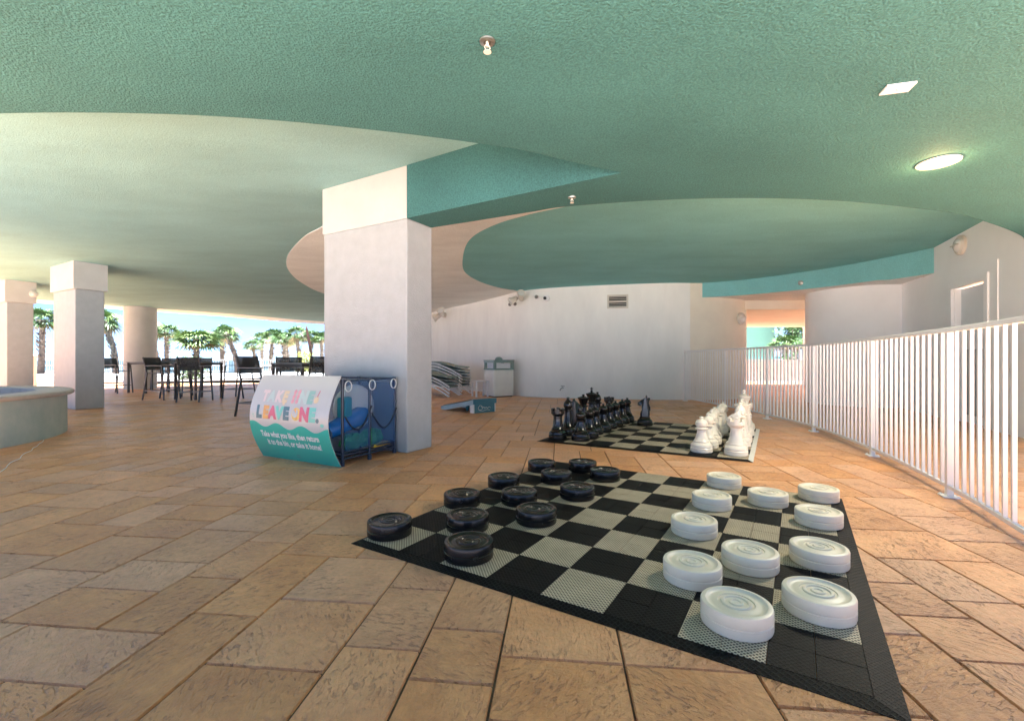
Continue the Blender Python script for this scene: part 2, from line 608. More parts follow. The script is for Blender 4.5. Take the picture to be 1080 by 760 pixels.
g.prism(sp2([(-48, 25.5), (-32, 24.0), (-22, 26), (-15, 29.5), (-11, 33), (-13, 36.5), (-22, 34.5), (-34, 30.5), (-48, 30.5)], 5), 0.0, 0.05)
struct(g.build('pool_water', 'pool'))
g = MB()
pp = sp2([(-48, 25.2), (-32, 23.6), (-22, 25.5), (-14.7, 29.1), (-10.5, 33), (-12.8, 37.0), (-22, 35.0), (-34, 31), (-48, 31)], 6)
g.tube([(x, y, 0.03) for x, y in pp], 0.14, 6)
struct(g.build('pool_edge', 'lounger_white'))

# stamped concrete floor: every stone a bevelled block in a random ashlar layout
U = 0.152
ang = R(-6)
GX, GY = 250, 215
ox, oy = -25.0, -5.0
occ = [[False] * GX for _ in range(GY)]
verts, faces, cols = [], [], []
ca, sa = math.cos(ang), math.sin(ang)
rnd = random.Random(11)
for j in range(GY):
    i = 0
    while i < GX:
        if occ[j][i]:
            i += 1
            continue
        gap = 0
        while i + gap < GX and not occ[j][i + gap] and gap < 12:
            gap += 1
        opts = [w for w in (2, 2, 3, 3, 4) if w <= gap and gap - w != 1] or [gap]
        w = rnd.choice(opts)
        h = rnd.choice((2, 2, 3, 3) if w > 2 else (2, 3, 4))
        for a in range(h):
            for b_ in range(w):
                if j + a < GY:
                    occ[j + a][i + b_] = True
        cx, cy = ox + (i + w / 2) * U, oy + (j + h / 2) * U
        px, py = ca * cx - sa * cy, sa * cx + ca * cy
        i += w
        inside = (py < 22.6 + max(0, px + 8) * 0.2 and px > -26) and py > -1.3 and px < 17 and abs(px) < py * 1.35 + 8
        if not inside:
            continue
        g0 = 0.0022 + rnd.random() * 0.002
        bv = 0.004
        tz = [rnd.uniform(-0.0012, 0.0012) for _ in range(4)]
        c0 = (rnd.random(), rnd.random(), rnd.random(), 1)
        base = len(verts)
        for (ins, z, k) in ((g0, -0.009, 0), (g0 + bv, 0.0, 1)):
            for q, (sx, sy) in enumerate(((-1, -1), (1, -1), (1, 1), (-1, 1))):
                lx, ly = cx + sx * (w * U / 2 - ins), cy + sy * (h * U / 2 - ins)
                verts.append((ca * lx - sa * ly, sa * lx + ca * ly, z + (tz[q] if k else 0)))
        for q in range(4):
            faces.append((base + q, base + (q + 1) % 4, base + 4 + (q + 1) % 4, base + 4 + q))
        faces.append((base + 4, base + 5, base + 6, base + 7))
        cols += [c0] * 8
me = bpy.data.meshes.new('floor')
me.from_pydata(verts, [], faces)
ca_ = me.color_attributes.new('tile', 'FLOAT_COLOR', 'POINT')
flat = [x for c in cols for x in c]
ca_.data.foreach_set('color', flat)
me.materials.append(M['floor'])
me.update()
fl = bpy.data.objects.new('floor', me)
col.objects.link(fl)
struct(fl)

# ------------------------------------------------------------------ ceilings
outline = sp2([(-18.6, 14.3), (-17.1, 16.7), (-15.6, 18.5), (-13.3, 20.7), (-10.6, 24.0), (-7.5, 25.2), (-3.6, 22.4)], 6) + [(-1.8, 20.5), (0.5, 15.5), (5.2, 13.4), (10.8, 13.2), (10.8, 9.0), (7.95, 6.75), (5.35, 4.42), (3.74, 2.98), (1.1, 0.42), (-1.9, 0.42), (-3.9, 2.2), (-7.1, 5.1), (-10.6, 8.2), (-16.2, 13.35)]  # out-of-view edges cut back, shaped to let sun and sky in
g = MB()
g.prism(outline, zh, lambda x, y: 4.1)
struct(g.build('ceiling', 'teal_high_lit'))
# cream rim band along the seaward edge
rim = sp2([(-18.6, 14.3), (-17.1, 16.7), (-15.6, 18.5), (-13.3, 20.7), (-10.6, 24.0), (-7.5, 25.2), (-3.6, 22.4)], 6)
inner = sp2([(-17.7, 13.4), (-16.2, 15.9), (-14.7, 17.6), (-12.4, 19.7), (-9.9, 22.8), (-7.3, 23.8), (-4.0, 21.2)], 6)
g = MB()
g.prism(rim + list(reversed(inner)), lambda x, y: zh(x, y) - 0.006, lambda x, y: zh(x, y) + 0.02)
struct(g.build('ceiling_rim', 'cream_ceiling'))
g = MB()
white = sp2([(-1.6, 5.9), (-2.3, 6.7), (-3.15, 7.66), (-3.85, 8.4), (-4.85, 9.85), (-5.5, 11.3), (-5.9, 13.0), (-5.95, 14.8), (-5.2, 18), (-3.7, 21.0)], 6)
white += [(-2.4, 20.5), (-0.6, 17.2), (0.6, 14.9)]
white += sp2([(0.15, 14.0), (-0.42, 13.45), (-0.91, 12.5), (-1.17, 11.3), (-1.06, 9.85), (-0.79, 8.5), (-0.32, 7.66), (0.29, 7.09), (1.1, 6.5), (1.6, 5.4)], 6)
g.prism(white, lambda x, y: zh(x, y) - 0.008, lambda x, y: zh(x, y) + 0.02)
struct(g.build('ceiling_white_band', 'cream_ceiling'))
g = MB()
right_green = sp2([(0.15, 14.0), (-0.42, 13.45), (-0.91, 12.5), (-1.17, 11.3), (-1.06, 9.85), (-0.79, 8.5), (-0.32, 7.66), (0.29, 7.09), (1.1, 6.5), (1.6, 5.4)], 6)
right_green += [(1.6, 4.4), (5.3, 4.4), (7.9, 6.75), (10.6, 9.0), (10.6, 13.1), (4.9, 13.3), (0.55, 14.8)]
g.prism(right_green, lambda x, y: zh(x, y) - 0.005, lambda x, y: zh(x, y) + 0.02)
struct(g.build('ceiling_right', 'teal_right_lit'))

# main column frame (a = along its broad face, towards the camera right)
A = Vector((0.872, -0.490))
B = Vector((0.490, 0.872))
C0 = Vector((-1.246, 5.41))
low = sp2([(-4.9, 3.2), (-3.5, 3.12), (-2.85, 3.11), (-2.2, 3.14), (-1.6, 3.22), (-0.974, 3.354), (-0.64, 3.44), (-0.29, 3.54), (0.1, 3.67), (0.481, 3.865), (0.99, 4.10)], 5)
low += [tuple(C0), (C0.x + B.x * 0.45, C0.y + B.y * 0.45)]
low += sp2([(-0.46, 5.53), (0.216, 5.19), (0.62, 5.0), (1.59, 4.80), (2.56, 4.747), (3.63, 4.86), (4.96, 5.2), (5.54, 5.45), (5.96, 5.66), (6.5, 5.95), (7.0, 6.26), (7.5, 6.66), (7.9, 6.95)], 5)
low += [(7.98, 7.0), (7.98, 6.72), (5.38, 4.4), (3.76, 2.96), (1.12, 0.38), (-1.92, 0.38), (-3.92, 2.18)]  # unseen near and side edges cut open for daylight
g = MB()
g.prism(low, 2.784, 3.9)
struct(g.build('low_ceiling', 'teal_low_shaded'))

# curved drop beam in front of the passage, its soffit and the passage ceiling
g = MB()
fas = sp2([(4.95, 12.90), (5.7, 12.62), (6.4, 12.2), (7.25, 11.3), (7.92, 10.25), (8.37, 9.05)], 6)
g.prism(fas + [(9.2, 9.0), (11, 11), (11.5, 13.41), (5.0, 13.41)], lambda x, y: 2.83 if y < 10 else 2.86, 3.6, side='teal_right_lit', bottom='cream_ceiling')
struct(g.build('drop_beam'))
g = MB()
g.prism([(5.6, 13.42), (12.6, 13.42), (15.5, 20.6), (7.5, 20.6)], 2.60, 3.4)
struct(g.build('passage_ceiling', 'wall_warm'))

# ------------------------------------------------------------------ walls
def wall_strip(name, pts, th, z0, z1, m, label, cat='wall', sgn=1):
    P = [Vector((a, b)) for a, b in pts]
    off = []
    for i, p in enumerate(P):
        d = (P[min(i + 1, len(P) - 1)] - P[max(i - 1, 0)]).normalized()
        off.append(p + Vector((-d.y, d.x)) * th * sgn)
    gg = MB()
    gg.prism([tuple(p) for p in P] + [tuple(p) for p in reversed(off)], z0, z1)
    o = gg.build(name, m, smooth=30)
    if label:
        tag(o, label, cat)
    return o


curve = sp2([(-3.9, 20.2), (-2.62, 18.2), (-1.0, 16.0), (0.13, 14.3), (0.8, 13.72), (1.6, 13.38), (2.8, 13.05), (4.1, 12.80), (4.98, 12.77)], 8)
wall_strip('curved_wall', curve, 0.3, -0.05, lambda x, y: 3.55, 'wall', 'long curved white stucco wall behind the lounger stacks and chess mat')
curve2 = sp2([(4.985, 12.78), (5.5, 12.78), (6.0, 12.88), (6.6, 13.2), (7.0, 13.65), (7.2, 14.2), (7.3, 15.2), (7.5, 17), (8.3, 20.6)], 8)
wall_strip('curved_wall', curve2, 0.3, -0.05, 3.3, 'wall_warm', 'rounded cream wall end beside the passage with an oval wall light')
W0, W1 = Vector((7.24, 6.46)), Vector((9.12, 10.8))


def onwall(t, out=0.0):
    p = W0 + (W1 - W0) * t
    d = (W1 - W0).normalized()
    n = Vector((-d.y, d.x))
    return p + n * out


dW = (W1 - W0).normalized()
nW = Vector((-dW.y, dW.x))          # faces the camera side
wall_rz = math.atan2(dW.y, dW.x)
# right wall with a door opening: boxes round the hole
L = (W1 - W0).length
t_a, t_b = 0.206, 0.444
d_top = 2.42


def wall_box(g_, t0, t1, z0, z1, th=0.25, out=0.0):
    s0, s1 = t0 * L, t1 * L
    mid = W0 + dW * (s0 + s1) / 2 - nW * (th / 2 - out)
    g_.box((mid.x, mid.y, (z0 + z1) / 2), (s1 - s0, th, z1 - z0), wall_rz)


g = MB()
wall_box(g, -0.3, t_a, -0.05, 3.5)  # near end stops short out of view to admit light
wall_box(g, t_b, 1.0, -0.05, 3.5)
wall_box(g, t_a, t_b, d_top, 3.5)
tag(g.build('side_wall', 'wall_bright'), 'bright white wall with a door on the far side of the white fence', 'wall')
g = MB()
g.lathe([(1.17, -0.05), (1.17, 3.0)], 72, c=(8.92, 11.75, 0))
tag(g.build('round_wall', 'wall_bright', smooth=30), 'white drum shaped wall between the passage and the side wall', 'wall')

# door in the wall
root = empty('door_frame', (*onwall(t_a), 0), wall_rz, 'white framed door in the white wall behind the fence', 'door')
W = (t_b - t_a) * L
g = MB()
for x0, x1, z0, z1 in ((-0.09, 0.02, 0, d_top + 0.09), (W - 0.02, W + 0.09, 0, d_top + 0.09), (0.02, W - 0.02, d_top - 0.02, d_top + 0.09)):
    g.box(((x0 + x1) / 2, 0.0, (z0 + z1) / 2), (x1 - x0, 0.05, z1 - z0))
for x0, x1, z0, z1 in ((0.021, 0.05, 0, d_top - 0.021), (W - 0.05, W - 0.021, 0, d_top - 0.021)):
    g.box(((x0 + x1) / 2, -0.1, (z0 + z1) / 2), (x1 - x0, 0.16, z1 - z0))
g.build('frame', 'wall_bright', root, bevel=0.004)
g = MB()
g.box((W / 2, -0.13, d_top / 2 - 0.01), (W - 0.11, 0.045, d_top - 0.05))
leaf = g.build('door', 'door', root, bevel=0.003)
g = MB()
g.box((W / 2 + 0.12, -0.104, 0.72), (W * 0.62, 0.01, 1.15))
g.build('kick_panel', 'door_dark', leaf)
g = MB()
g.box((0.16, -0.10, 1.12), (0.04, 0.02, 0.2))
g.tube([(0.16, -0.09, 1.12), (0.16, -0.04, 1.12), (0.28, -0.04, 1.12)], 0.011)
g.box((0.16, -0.10, 1.33), (0.035, 0.03, 0.05))
g.build('handle', 'steel', leaf)
g = MB()
g.box((-0.34, 0.005, 1.33), (0.02, 0.02, 2.66))
g.build('corner_bead', 'wall_bright', root)

# ------------------------------------------------------------------ columns
def column(name, corner, w, d, cap_bottom, label, z_top=None):
    root = empty(name, (corner.x, corner.y, 0), math.atan2(A.y, A.x), label, 'column', 'square stucco columns')
    g_ = MB()
    g_.box((-w / 2, d / 2, cap_bottom / 2), (w, d, cap_bottom))
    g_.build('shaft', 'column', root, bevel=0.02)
    g_ = MB()
    o = 0.045
    zt = z_top or 3.7
    g_.box((-w / 2, d / 2, (cap_bottom + 0.002 + zt) / 2), (w + 2 * o if name == 'stucco_column' and z_top is None else w + 0.07, d + 2 * o if z_top is None else d - 0.01, zt - cap_bottom))
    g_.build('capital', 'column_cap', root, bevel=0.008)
    return root


column('stucco_column', C0 + A * 0.0 + B * 0.004, 1.47, 0.46, 2.786, 'broad grey white column behind the toy bin, carrying the teal beam', z_top=3.7)
column('stucco_column', Vector((-9.75, 10.2)), 1.28, 0.52, 2.70, 'square white column right of the raised spa')
column('stucco_column', Vector((-13.6, 12.3)), 1.28, 0.52, 2.68, 'square white column rising behind the raised spa at the left edge')
g = MB()
g.lathe([(0.52, -0.02), (0.52, 3.6)], 48, c=(-14.55, 17.9, 0))
tag(g.build('round_column', 'column_cap', smooth=30), 'round cream column behind the bar tables', 'column')
g = MB()
g.lathe([(0.0, 0), (0.16, 0), (0.16, 1.2), (0.19, 1.22), (0.19, 1.3), (0.12, 1.36), (0, 1.38)], 24, c=(-20.4, 19.4, 0))
tag(g.build('bollard', 'column_cap', smooth=30), 'short round cream pillar between the two left square columns', 'bollard')

# ------------------------------------------------------------------ raised spa
root = empty('raised_spa', (-8.84, 5.59, 0), 0, 'raised round spa with aqua stucco side and stone coping', 'spa')
g = MB()
g.lathe([(2.44, -0.02), (2.44, 0.585)], 96)
g.build('wall', 'spa_teal', root, smooth=30)
g = MB()
g.lathe([(2.10, 0.45), (2.10, 0.64), (2.115, 0.652), (2.50, 0.652), (2.52, 0.635), (2.52, 0.60), (2.505, 0.587), (2.2, 0.586)], 96)
g.build('coping', 'coping', root, smooth=40)
g = MB()
g.lathe([(0, 0.53), (2.11, 0.53)], 64)
g.build('water', 'spa_in', root)

# ------------------------------------------------------------------ pool fence on the right
post_xy = [(4.72, 12.45), (4.80, 10.3), (4.80, 8.6), (4.665, 7.07), (4.155, 5.27), (3.53, 3.69), (3.05, 2.72), (2.50, 1.70)]
fpath = spline([(a, b, 0) for a, b in post_xy], 14)
root = empty('white_fence', (post_xy[0][0], post_xy[0][1], 0), 0, 'curved white metal picket fence along the right side', 'fence')
off = Vector((post_xy[0][0], post_xy[0][1], 0))
FH = 1.345
for nm, z, hh, ww in (('top_rail', FH, 0.035, 0.05), ('bottom_rail', 0.085, 0.03, 0.03)):
    g = MB()
    left, rightv = [], []
    ring = []
    for i, p in enumerate(fpath):
        d = (fpath[min(i + 1, len(fpath) - 1)] - fpath[max(i - 1, 0)]).normalized()
        n_ = Vector((-d.y, d.x, 0))
        q = p - off
        ring.append([g.bm.verts.new(q + n_ * sx * ww / 2 + Vector((0, 0, z + sz * hh / 2))) for sx, sz in ((-1, -1), (1, -1), (1, 1), (-1, 1))])
    for a_, b_ in zip(ring, ring[1:]):
        for k in range(4):
            g.face([a_[k], a_[(k + 1) % 4], b_[(k + 1) % 4], b_[k]])
    g.face(ring[0])
    g.face(ring[-1])
    g.build(nm, 'fence', root, bevel=0.003)
g = MB()
g.box((0, 0, (FH - 0.02) / 2 + 0.004), (0.044, 0.044, FH - 0.03))
g.box((0, 0, 0.006), (0.11, 0.11, 0.012))
g.box((0.04, 0.04, 0.016), (0.018, 0.018, 0.01))
g.box((-0.04, -0.04, 0.016), (0.018, 0.018, 0.01))
post0 = g.build('post', 'fence', root, bevel=0.002)
g = MB()
g.box((0, 0, (FH + 0.085) / 2), (0.022, 0.022, FH - 0.09))
bal0 = g.build('baluster', 'fence', root)
cum = [0]
for a_, b_ in zip(fpath, fpath[1:]):
    cum.append(cum[-1] + (b_ - a_).length)


def fat(s):
    for i in range(len(cum) - 1):
        if cum[i + 1] >= s:
            t = (s - cum[i]) / (cum[i + 1] - cum[i])
            p = fpath[i].lerp(fpath[i + 1], t)
            d = fpath[i + 1] - fpath[i]
            return p, math.atan2(d.y, d.x)
    return fpath[-1], 0


post_s = [cum[min(i * 14, len(cum) - 1)] for i in range(len(post_xy))]
first = True
for i, s in enumerate(post_s):
    if i == 6:
        continue
    p, a_ = fat(max(s, 0.001))
    o = post0 if i == 0 else post0.copy()
    if i:
        col.objects.link(o)
        o.parent = root
    o.location = p - off
    o.rotation_euler = (0, 0, a_)
for s0, s1 in zip(post_s, post_s[1:]):
    n_ = max(1, round((s1 - s0) / 0.118))
    for k in range(1, n_):
        p, a_ = fat(s0 + (s1 - s0) * k / n_)
        o = bal0 if first else bal0.copy()
        if not first:
            col.objects.link(o)
            o.parent = root
        first = False
        o.location = p - off
        o.rotation_euler = (0, 0, a_)


# ------------------------------------------------------------------ game mats
def game_mat(name, origin, rz, a0, pa, b0, pb, lims, first_light, edge_right, label, cat):
    root = empty(name, (origin[0], origin[1], 0), rz, label, cat)
    T = 0.016
    for light in (True, False):
        g_ = MB()
        for i in range(8):
            for j in range(8):
                if ((i + j) % 2 == 0) != (light == first_light):
                    continue
                for ii in range(2):
                    for jj in range(2):
                        cx = a0 + (i + 0.25 + ii * 0.5) * pa
                        cy = b0 + (j + 0.25 + jj * 0.5) * pb
                        z_ = T + random.uniform(-0.0006, 0.0006)
                        g_.box((cx, cy, z_ / 2 + 0.001), (pa / 2 - 0.0022, pb / 2 - 0.0022, z_))
        g_.build('light_squares' if light else 'dark_squares', 'mat_light' if light else 'mat_dark', root)
    x0, x1, y0, y1 = lims
    xa, xb, ya, yb = a0 - 0.001, a0 + 8 * pa + 0.001, b0 - 0.001, b0 + 8 * pb + 0.001
    for k, (p, q, r_, s) in enumerate((((x0, y0), (x1, y0), (xb, ya), (xa, ya)), ((x1, y0), (x1, y1), (xb, yb), (xb, ya)),
                                       ((x1, y1), (x0, y1), (xa, yb), (xb, yb)), ((x0, y1), (x0, y0), (xa, ya), (xa, yb)))):
        g_ = MB()
        lo, hi = 0.003, T
        v = [g_.bm.verts.new((c[0], c[1], z)) for c, z in ((p, lo), (q, lo), (r_, hi), (s, hi))]
        w = [g_.bm.verts.new((c[0], c[1], 0.0005)) for c in (p, q, r_, s)]
        g_.face(v)
        for m_ in range(4):
            g_.face([w[m_], w[(m_ + 1) % 4], v[(m_ + 1) % 4], v[m_]])
        g_.build('border_strip', edge_right if (k == 1) else 'mat_edge', root)
    return root


CH_P, CH_R = (-0.9453, 2.7615), R(-32.08)
game_mat('checkers_mat', CH_P, CH_R, 0.03, 0.3055, 0.03, 0.318, (-0.01, 2.56, -0.025, 2.63), True, 'mat_edge',
         'large black and sand chequered mat under the checkers discs', 'game mat')
CS_P, CS_R = (0.349, 6.238), R(-29.8)
game_mat('chess_mat', CS_P, CS_R, 0.05, 0.313, 0.035, 0.328, (0.0, 2.605, -0.02, 2.70), False, 'mat_white_edge',
         'large chequered mat under the giant chess pieces', 'game mat')


def on(P, rz, a, b):
    return (P[0] + a * math.cos(rz) - b * math.sin(rz), P[1] + a * math.sin(rz) + b * math.cos(rz))


# ------------------------------------------------------------------ checkers discs
def disc_mesh(name, m):
    g_ = MB()
    r, h = 0.137, 0.092
    prof = [(0, 0), (r - 0.008, 0), (r - 0.002, 0.003), (r, 0.010), (r, h * 0.44), (r - 0.0035, h * 0.47), (r - 0.0035, h * 0.51), (r, h * 0.54), (r, h - 0.010), (r - 0.003, h - 0.003), (r - 0.010, h),
            (r - 0.020, h), (r - 0.026, h - 0.006), (r - 0.036, h - 0.010), (r * 0.66, h - 0.0095), (r * 0.55, h - 0.004), (r * 0.52, h - 0.004), (r * 0.50, h - 0.008), (r * 0.44, h - 0.008), (r * 0.41, h - 0.0015), (r * 0.34, h - 0.0015), (r * 0.31, h - 0.007),
            (r * 0.22, h - 0.007), (r * 0.19, h - 0.002), (r * 0.13, h - 0.002), (r * 0.10, h - 0.006), (0, h - 0.006)]
    g_.lathe(prof, 64)
    me_o = g_.build(name, m, smooth=28)
    return me_o


blacks = [((0.10, 0.18), 'black checkers disc at the near left corner of the mat'),
          ((0.12, 0.88), 'black checkers disc second along the left edge of the mat'),
          ((0.11, 1.47), 'black checkers disc third along the left edge of the mat'),
          ((0.12, 2.14), 'black checkers disc at the far left corner of the mat'),
          ((0.45, 0.52), 'black checkers disc nearest in the middle black row'),
          ((0.46, 1.15), 'black checkers disc second from near in the middle black row'),
          ((0.43, 1.84), 'black checkers disc third from near in the middle black row'),
          ((0.46, 2.36), 'black checkers disc farthest in the middle black row'),
          ((0.72, 0.18), 'black checkers disc closest to the camera'),
          ((0.77, 0.86), 'black checkers disc second in the inner black row, mid mat'),
          ((0.78, 1.51), 'black checkers disc third in the inner black row'),
          ((0.77, 2.15), 'black checkers disc at the far end of the inner black row')]
whites = [((2.05, 0.25), 'white checkers disc closest to the camera with a chipped rim'),
          ((2.34, 0.54), 'large white checkers disc nearest the camera on the right edge row'),
          ((1.82, 0.56), 'white checkers disc nearest in the inner white row'),
          ((2.05, 0.87), 'white checkers disc in the mat centre right, behind the closest one'),
          ((2.36, 1.12), 'white checkers disc second from near on the right edge row'),
          ((1.71, 1.21), 'white checkers disc farthest left on the mat'),
          ((2.38, 1.82), 'white checkers disc third from near on the right edge row'),
          ((1.72, 1.83), 'white checkers disc third from near in the inner white row'),
          ((2.07, 2.13), 'white checkers disc alone in the far part of the middle white row'),
          ((2.40, 2.47), 'white checkers disc at the far right corner of the mat'),
          ((1.72, 2.49), 'white checkers disc farthest back near the chess mat')]
for lst, nm, mm, grp in ((blacks, 'black_checker', 'black_plastic', 'black checkers discs'), (whites, 'white_checker', 'white_plastic', 'white checkers discs')):
    src = disc_mesh(nm, mm)
    for i, ((a_, b_), lab) in enumerate(lst):
        o = src if i == 0 else src.copy()
        if i:
            col.objects.link(o)
        x, y = on(CH_P, CH_R, a_, b_)
        o.location = (x, y, 0.0175)
        o.rotation_euler = (0, 0, random.uniform(0, 6))
        tag(o, lab, 'checkers disc', grp)

# ------------------------------------------------------------------ chess pieces
BASE = [(0, 0), (0.118, 0), (0.126, 0.008), (0.126, 0.050), (0.119, 0.060), (0.122, 0.068), (0.118, 0.088), (0.098, 0.108), (0.088, 0.116), (0.090, 0.128)]


def sc_prof(prof, k):
    return prof


def pawn():
    g_ = MB()
    g_.lathe(BASE + [(0.080, 0.140), (0.064, 0.175), (0.052, 0.225), (0.048, 0.255), (0.056, 0.262), (0.072, 0.268), (0.074, 0.280), (0.056, 0.288), (0.046, 0.293)], 32)
    g_.lathe([(0.046, 0.293), (0.062, 0.305), (0.070, 0.325), (0.068, 0.350), (0.052, 0.372), (0.028, 0.384), (0.017, 0.388), (0.013, 0.394), (0.022, 0.402), (0.022, 0.414), (0, 0.422)], 32)
    return g_


def rook():
    g_ = MB()
    g_.lathe(BASE + [(0.078, 0.145), (0.066, 0.20), (0.060, 0.27), (0.060, 0.31), (0.070, 0.318), (0.074, 0.326), (0.088, 0.340), (0.092, 0.345), (0.092, 0.385), (0.070, 0.385), (0.070, 0.368), (0, 0.368)], 32)
    for k in range(6):
        a_ = k * math.pi / 3
        for da in (-0.22, 0.0, 0.22):
            c_ = (0.081 * math.cos(a_ + da), 0.081 * math.sin(a_ + da), 0.40)
            g_.box(c_, (0.022, 0.020, 0.032), a_ + da)
    g_.lathe([(0.02, 0.367), (0.016, 0.40), (0.012, 0.408), (0.02, 0.418), (0.018, 0.428), (0, 0.434)], 16)
    return g_


def bishop():
    g_ = MB()
    g_.lathe(BASE + [(0.080, 0.145), (0.062, 0.20), (0.052, 0.28), (0.048, 0.345), (0.056, 0.352), (0.074, 0.360), (0.074, 0.374), (0.052, 0.382), (0.046, 0.388),
                     (0.058, 0.402), (0.066, 0.428), (0.060, 0.462), (0.040, 0.498), (0.020, 0.516), (0.013, 0.522), (0.022, 0.532), (0.022, 0.545), (0, 0.553)], 32)
    return g_


def royal(top, king):
    g_ = MB()
    s = top
    g_.lathe(BASE + [(0.084, 0.145), (0.066, 0.21), (0.054, 0.30), (0.050, s * 0.62), (0.058, s * 0.635), (0.076, s * 0.645), (0.076, s * 0.665), (0.054, s * 0.678), (0.050, s * 0.69),
                     (0.056, s * 0.74), (0.078, s * 0.84), (0.092, s * 0.885), (0.092, s * 0.905), (0.080, s * 0.91), (0.050, s * 0.925), (0.022, s * 0.945), (0.012, s * 0.95), (0.024, s * 0.965), (0.022, s * 0.985), (0, s)], 32)
    if king:
        g_.box((0, 0, s + 0.018), (0.018, 0.018, 0.055))
        g_.box((0, 0, s + 0.022), (0.048, 0.017, 0.016))
    return g_


def knight(m):
    base = MB()
    base.lathe([(a_ * 1.0, b_) for a_, b_ in BASE] + [(0.082, 0.138), (0.076, 0.150), (0, 0.152)], 32)
    prof = [(-0.070, 0.148), (0.072, 0.148), (0.080, 0.19), (0.074, 0.25), (0.058, 0.32), (0.050, 0.37), (0.052, 0.42), (0.044, 0.455), (0.030, 0.478),
            (0.018, 0.470), (0.000, 0.462), (-0.030, 0.440), (-0.070, 0.415), (-0.108, 0.385), (-0.122, 0.362), (-0.116, 0.338), (-0.092, 0.330),
            (-0.062, 0.345), (-0.030, 0.350), (-0.022, 0.330), (-0.040, 0.285), (-0.066, 0.230), (-0.076, 0.185)]
    head = MB()
    cen = Vector((0.0, 0.30))
    layers = [(-0.045, 0.70), (-0.036, 0.90), (-0.015, 1.0), (0.015, 1.0), (0.036, 0.90), (0.045, 0.70)]
    rings = []
    for off_, k in layers:
        ring_ = []
        for x, z in prof:
            zz = 0.148 + (z - 0.148) * (0.94 + 0.06 * k)
            mid = 0.01 if z < 0.33 else -0.02
            ring_.append(head.bm.verts.new((mid + (x - mid) * k, off_ * (1.25 if z < 0.25 else 0.95 if x > -0.06 else 0.72), zz)))
        rings.append(ring_)
    n_ = len(prof)
    for a_, b_ in zip(rings, rings[1:]):
        for k in range(n_):
            head.face([a_[k], a_[(k + 1) % n_], b_[(k + 1) % n_], b_[k]])
    fs = [head.face(rings[0]), head.face(list(reversed(rings[-1])))]
    bmesh.ops.triangulate(head.bm, faces=[f for f in fs if f])
    for s in (-1, 1):
        head.lathe([(0.016, 0), (0.012, 0.028), (0, 0.046)], 8, mtx=Matrix.Translation((0.026, s * 0.020, 0.462)))
        head.sphere((-0.045, s * 0.034, 0.408), 0.009, 8)
    for k in range(7):           # mane ridges
        head.sphere((0.060 + 0.012 * math.sin(k * 1.1), 0, 0.225 + k * 0.036), 0.020, 8, (1.0, 0.9, 1.2))
    root_ = bpy.data.objects.new('knight', None)
    col.objects.link(root_)
    base.build('base', m, root_, smooth=30)
    head.build('horse_head', m, root_, smooth=50)
    return root_


ordn = ['nearest', 'second', 'third', 'fourth', 'fifth', 'sixth', 'seventh', 'farthest']
for side, mm, colr, a_p, a_b, flip in (('black', 'chess_black', 'black', 0.52, 0.20, 0), ('white', 'chess_white', 'white', 2.07, 2.42, math.pi)):
    protos = {}

    def place(kind, a_, b_, lab, rot=None):
        if kind not in protos:
            if kind == 'knight':
                o = knight(mm)
            else:
                gg = {'pawn': pawn, 'rook': rook, 'bishop': bishop, 'queen': lambda: royal(0.555, False), 'king': lambda: royal(0.60, True)}[kind]()
                o = gg.build(kind, mm, smooth=30)
            protos[kind] = o
        else:
            o = copy_tree(protos[kind])
        x, y = on(CS_P, CS_R, a_, b_)
        o.location = (x, y, 0.0178)
        o.rotation_euler = (0, 0, random.uniform(0, 6) if rot is None else rot)
        tag(o, lab, 'chess piece', side + ' chess ' + kind + 's' if kind in ('pawn', 'rook', 'bishop', 'knight') else None)
    for k in range(8):
        jit = random.uniform(-0.02, 0.02)
        place('pawn', a_p + jit, 0.25 + 0.322 * k, f'giant {colr} chess pawn, {ordn[k]} in the pawn row')
    order = ['rook', 'bishop', 'knight', 'queen', 'king', 'bishop', 'knight', 'rook'] if side == 'black' else ['rook', 'knight', 'bishop', 'queen', 'bishop', 'knight', 'king', 'rook']
    seen = set()
    for k, kd in enumerate(order):
        b_ = 0.25 + 0.322 * k
        rz_ = CS_R + (math.pi if side == 'black' else 0)
        if side == 'black' and k == 6:
            place('knight', 0.93, 2.14, 'giant black chess knight standing alone ahead of the pawns', R(-15))
            continue
        if kd in ('queen', 'king'):
            lab = f'giant {colr} chess {kd} with a flared crown ' + ('beside the king' if kd == 'queen' else 'topped by a cross')
        else:
            which = 'nearer' if kd not in seen else 'farther'
            lab = f'giant {colr} chess {kd}, the {which} one of the back row'
            if kd == 'rook' and which == 'nearer':
                lab = f'giant {colr} chess rook at the near corner of the chess mat'
            if side == 'black' and kd == 'knight':
                lab = 'giant black chess knight among the back row beside the queen'
        seen.add(kd)
        place(kd, a_b + random.uniform(-0.015, 0.015), b_, lab, rz_ + (math.pi if False else 0) if kd in ('knight', 'king') else None)

# ------------------------------------------------------------------ toy bin with curved sign
root = empty('toy_bin', (-1.757, 4.73, 0), math.atan2(-0.465, 0.885), 'blue netted toy bin with a curved sign panel beside the big column', 'toy bin')
BW, BD, BH = 1.2, 0.80, 0.90
PH = 0.935


def pc(x, z, out=0.0):
    return Vector((x, -0.03 - 0.165 * math.sin(math.pi * min(max(z / PH, 0), 1)) - out, z + 0.004))


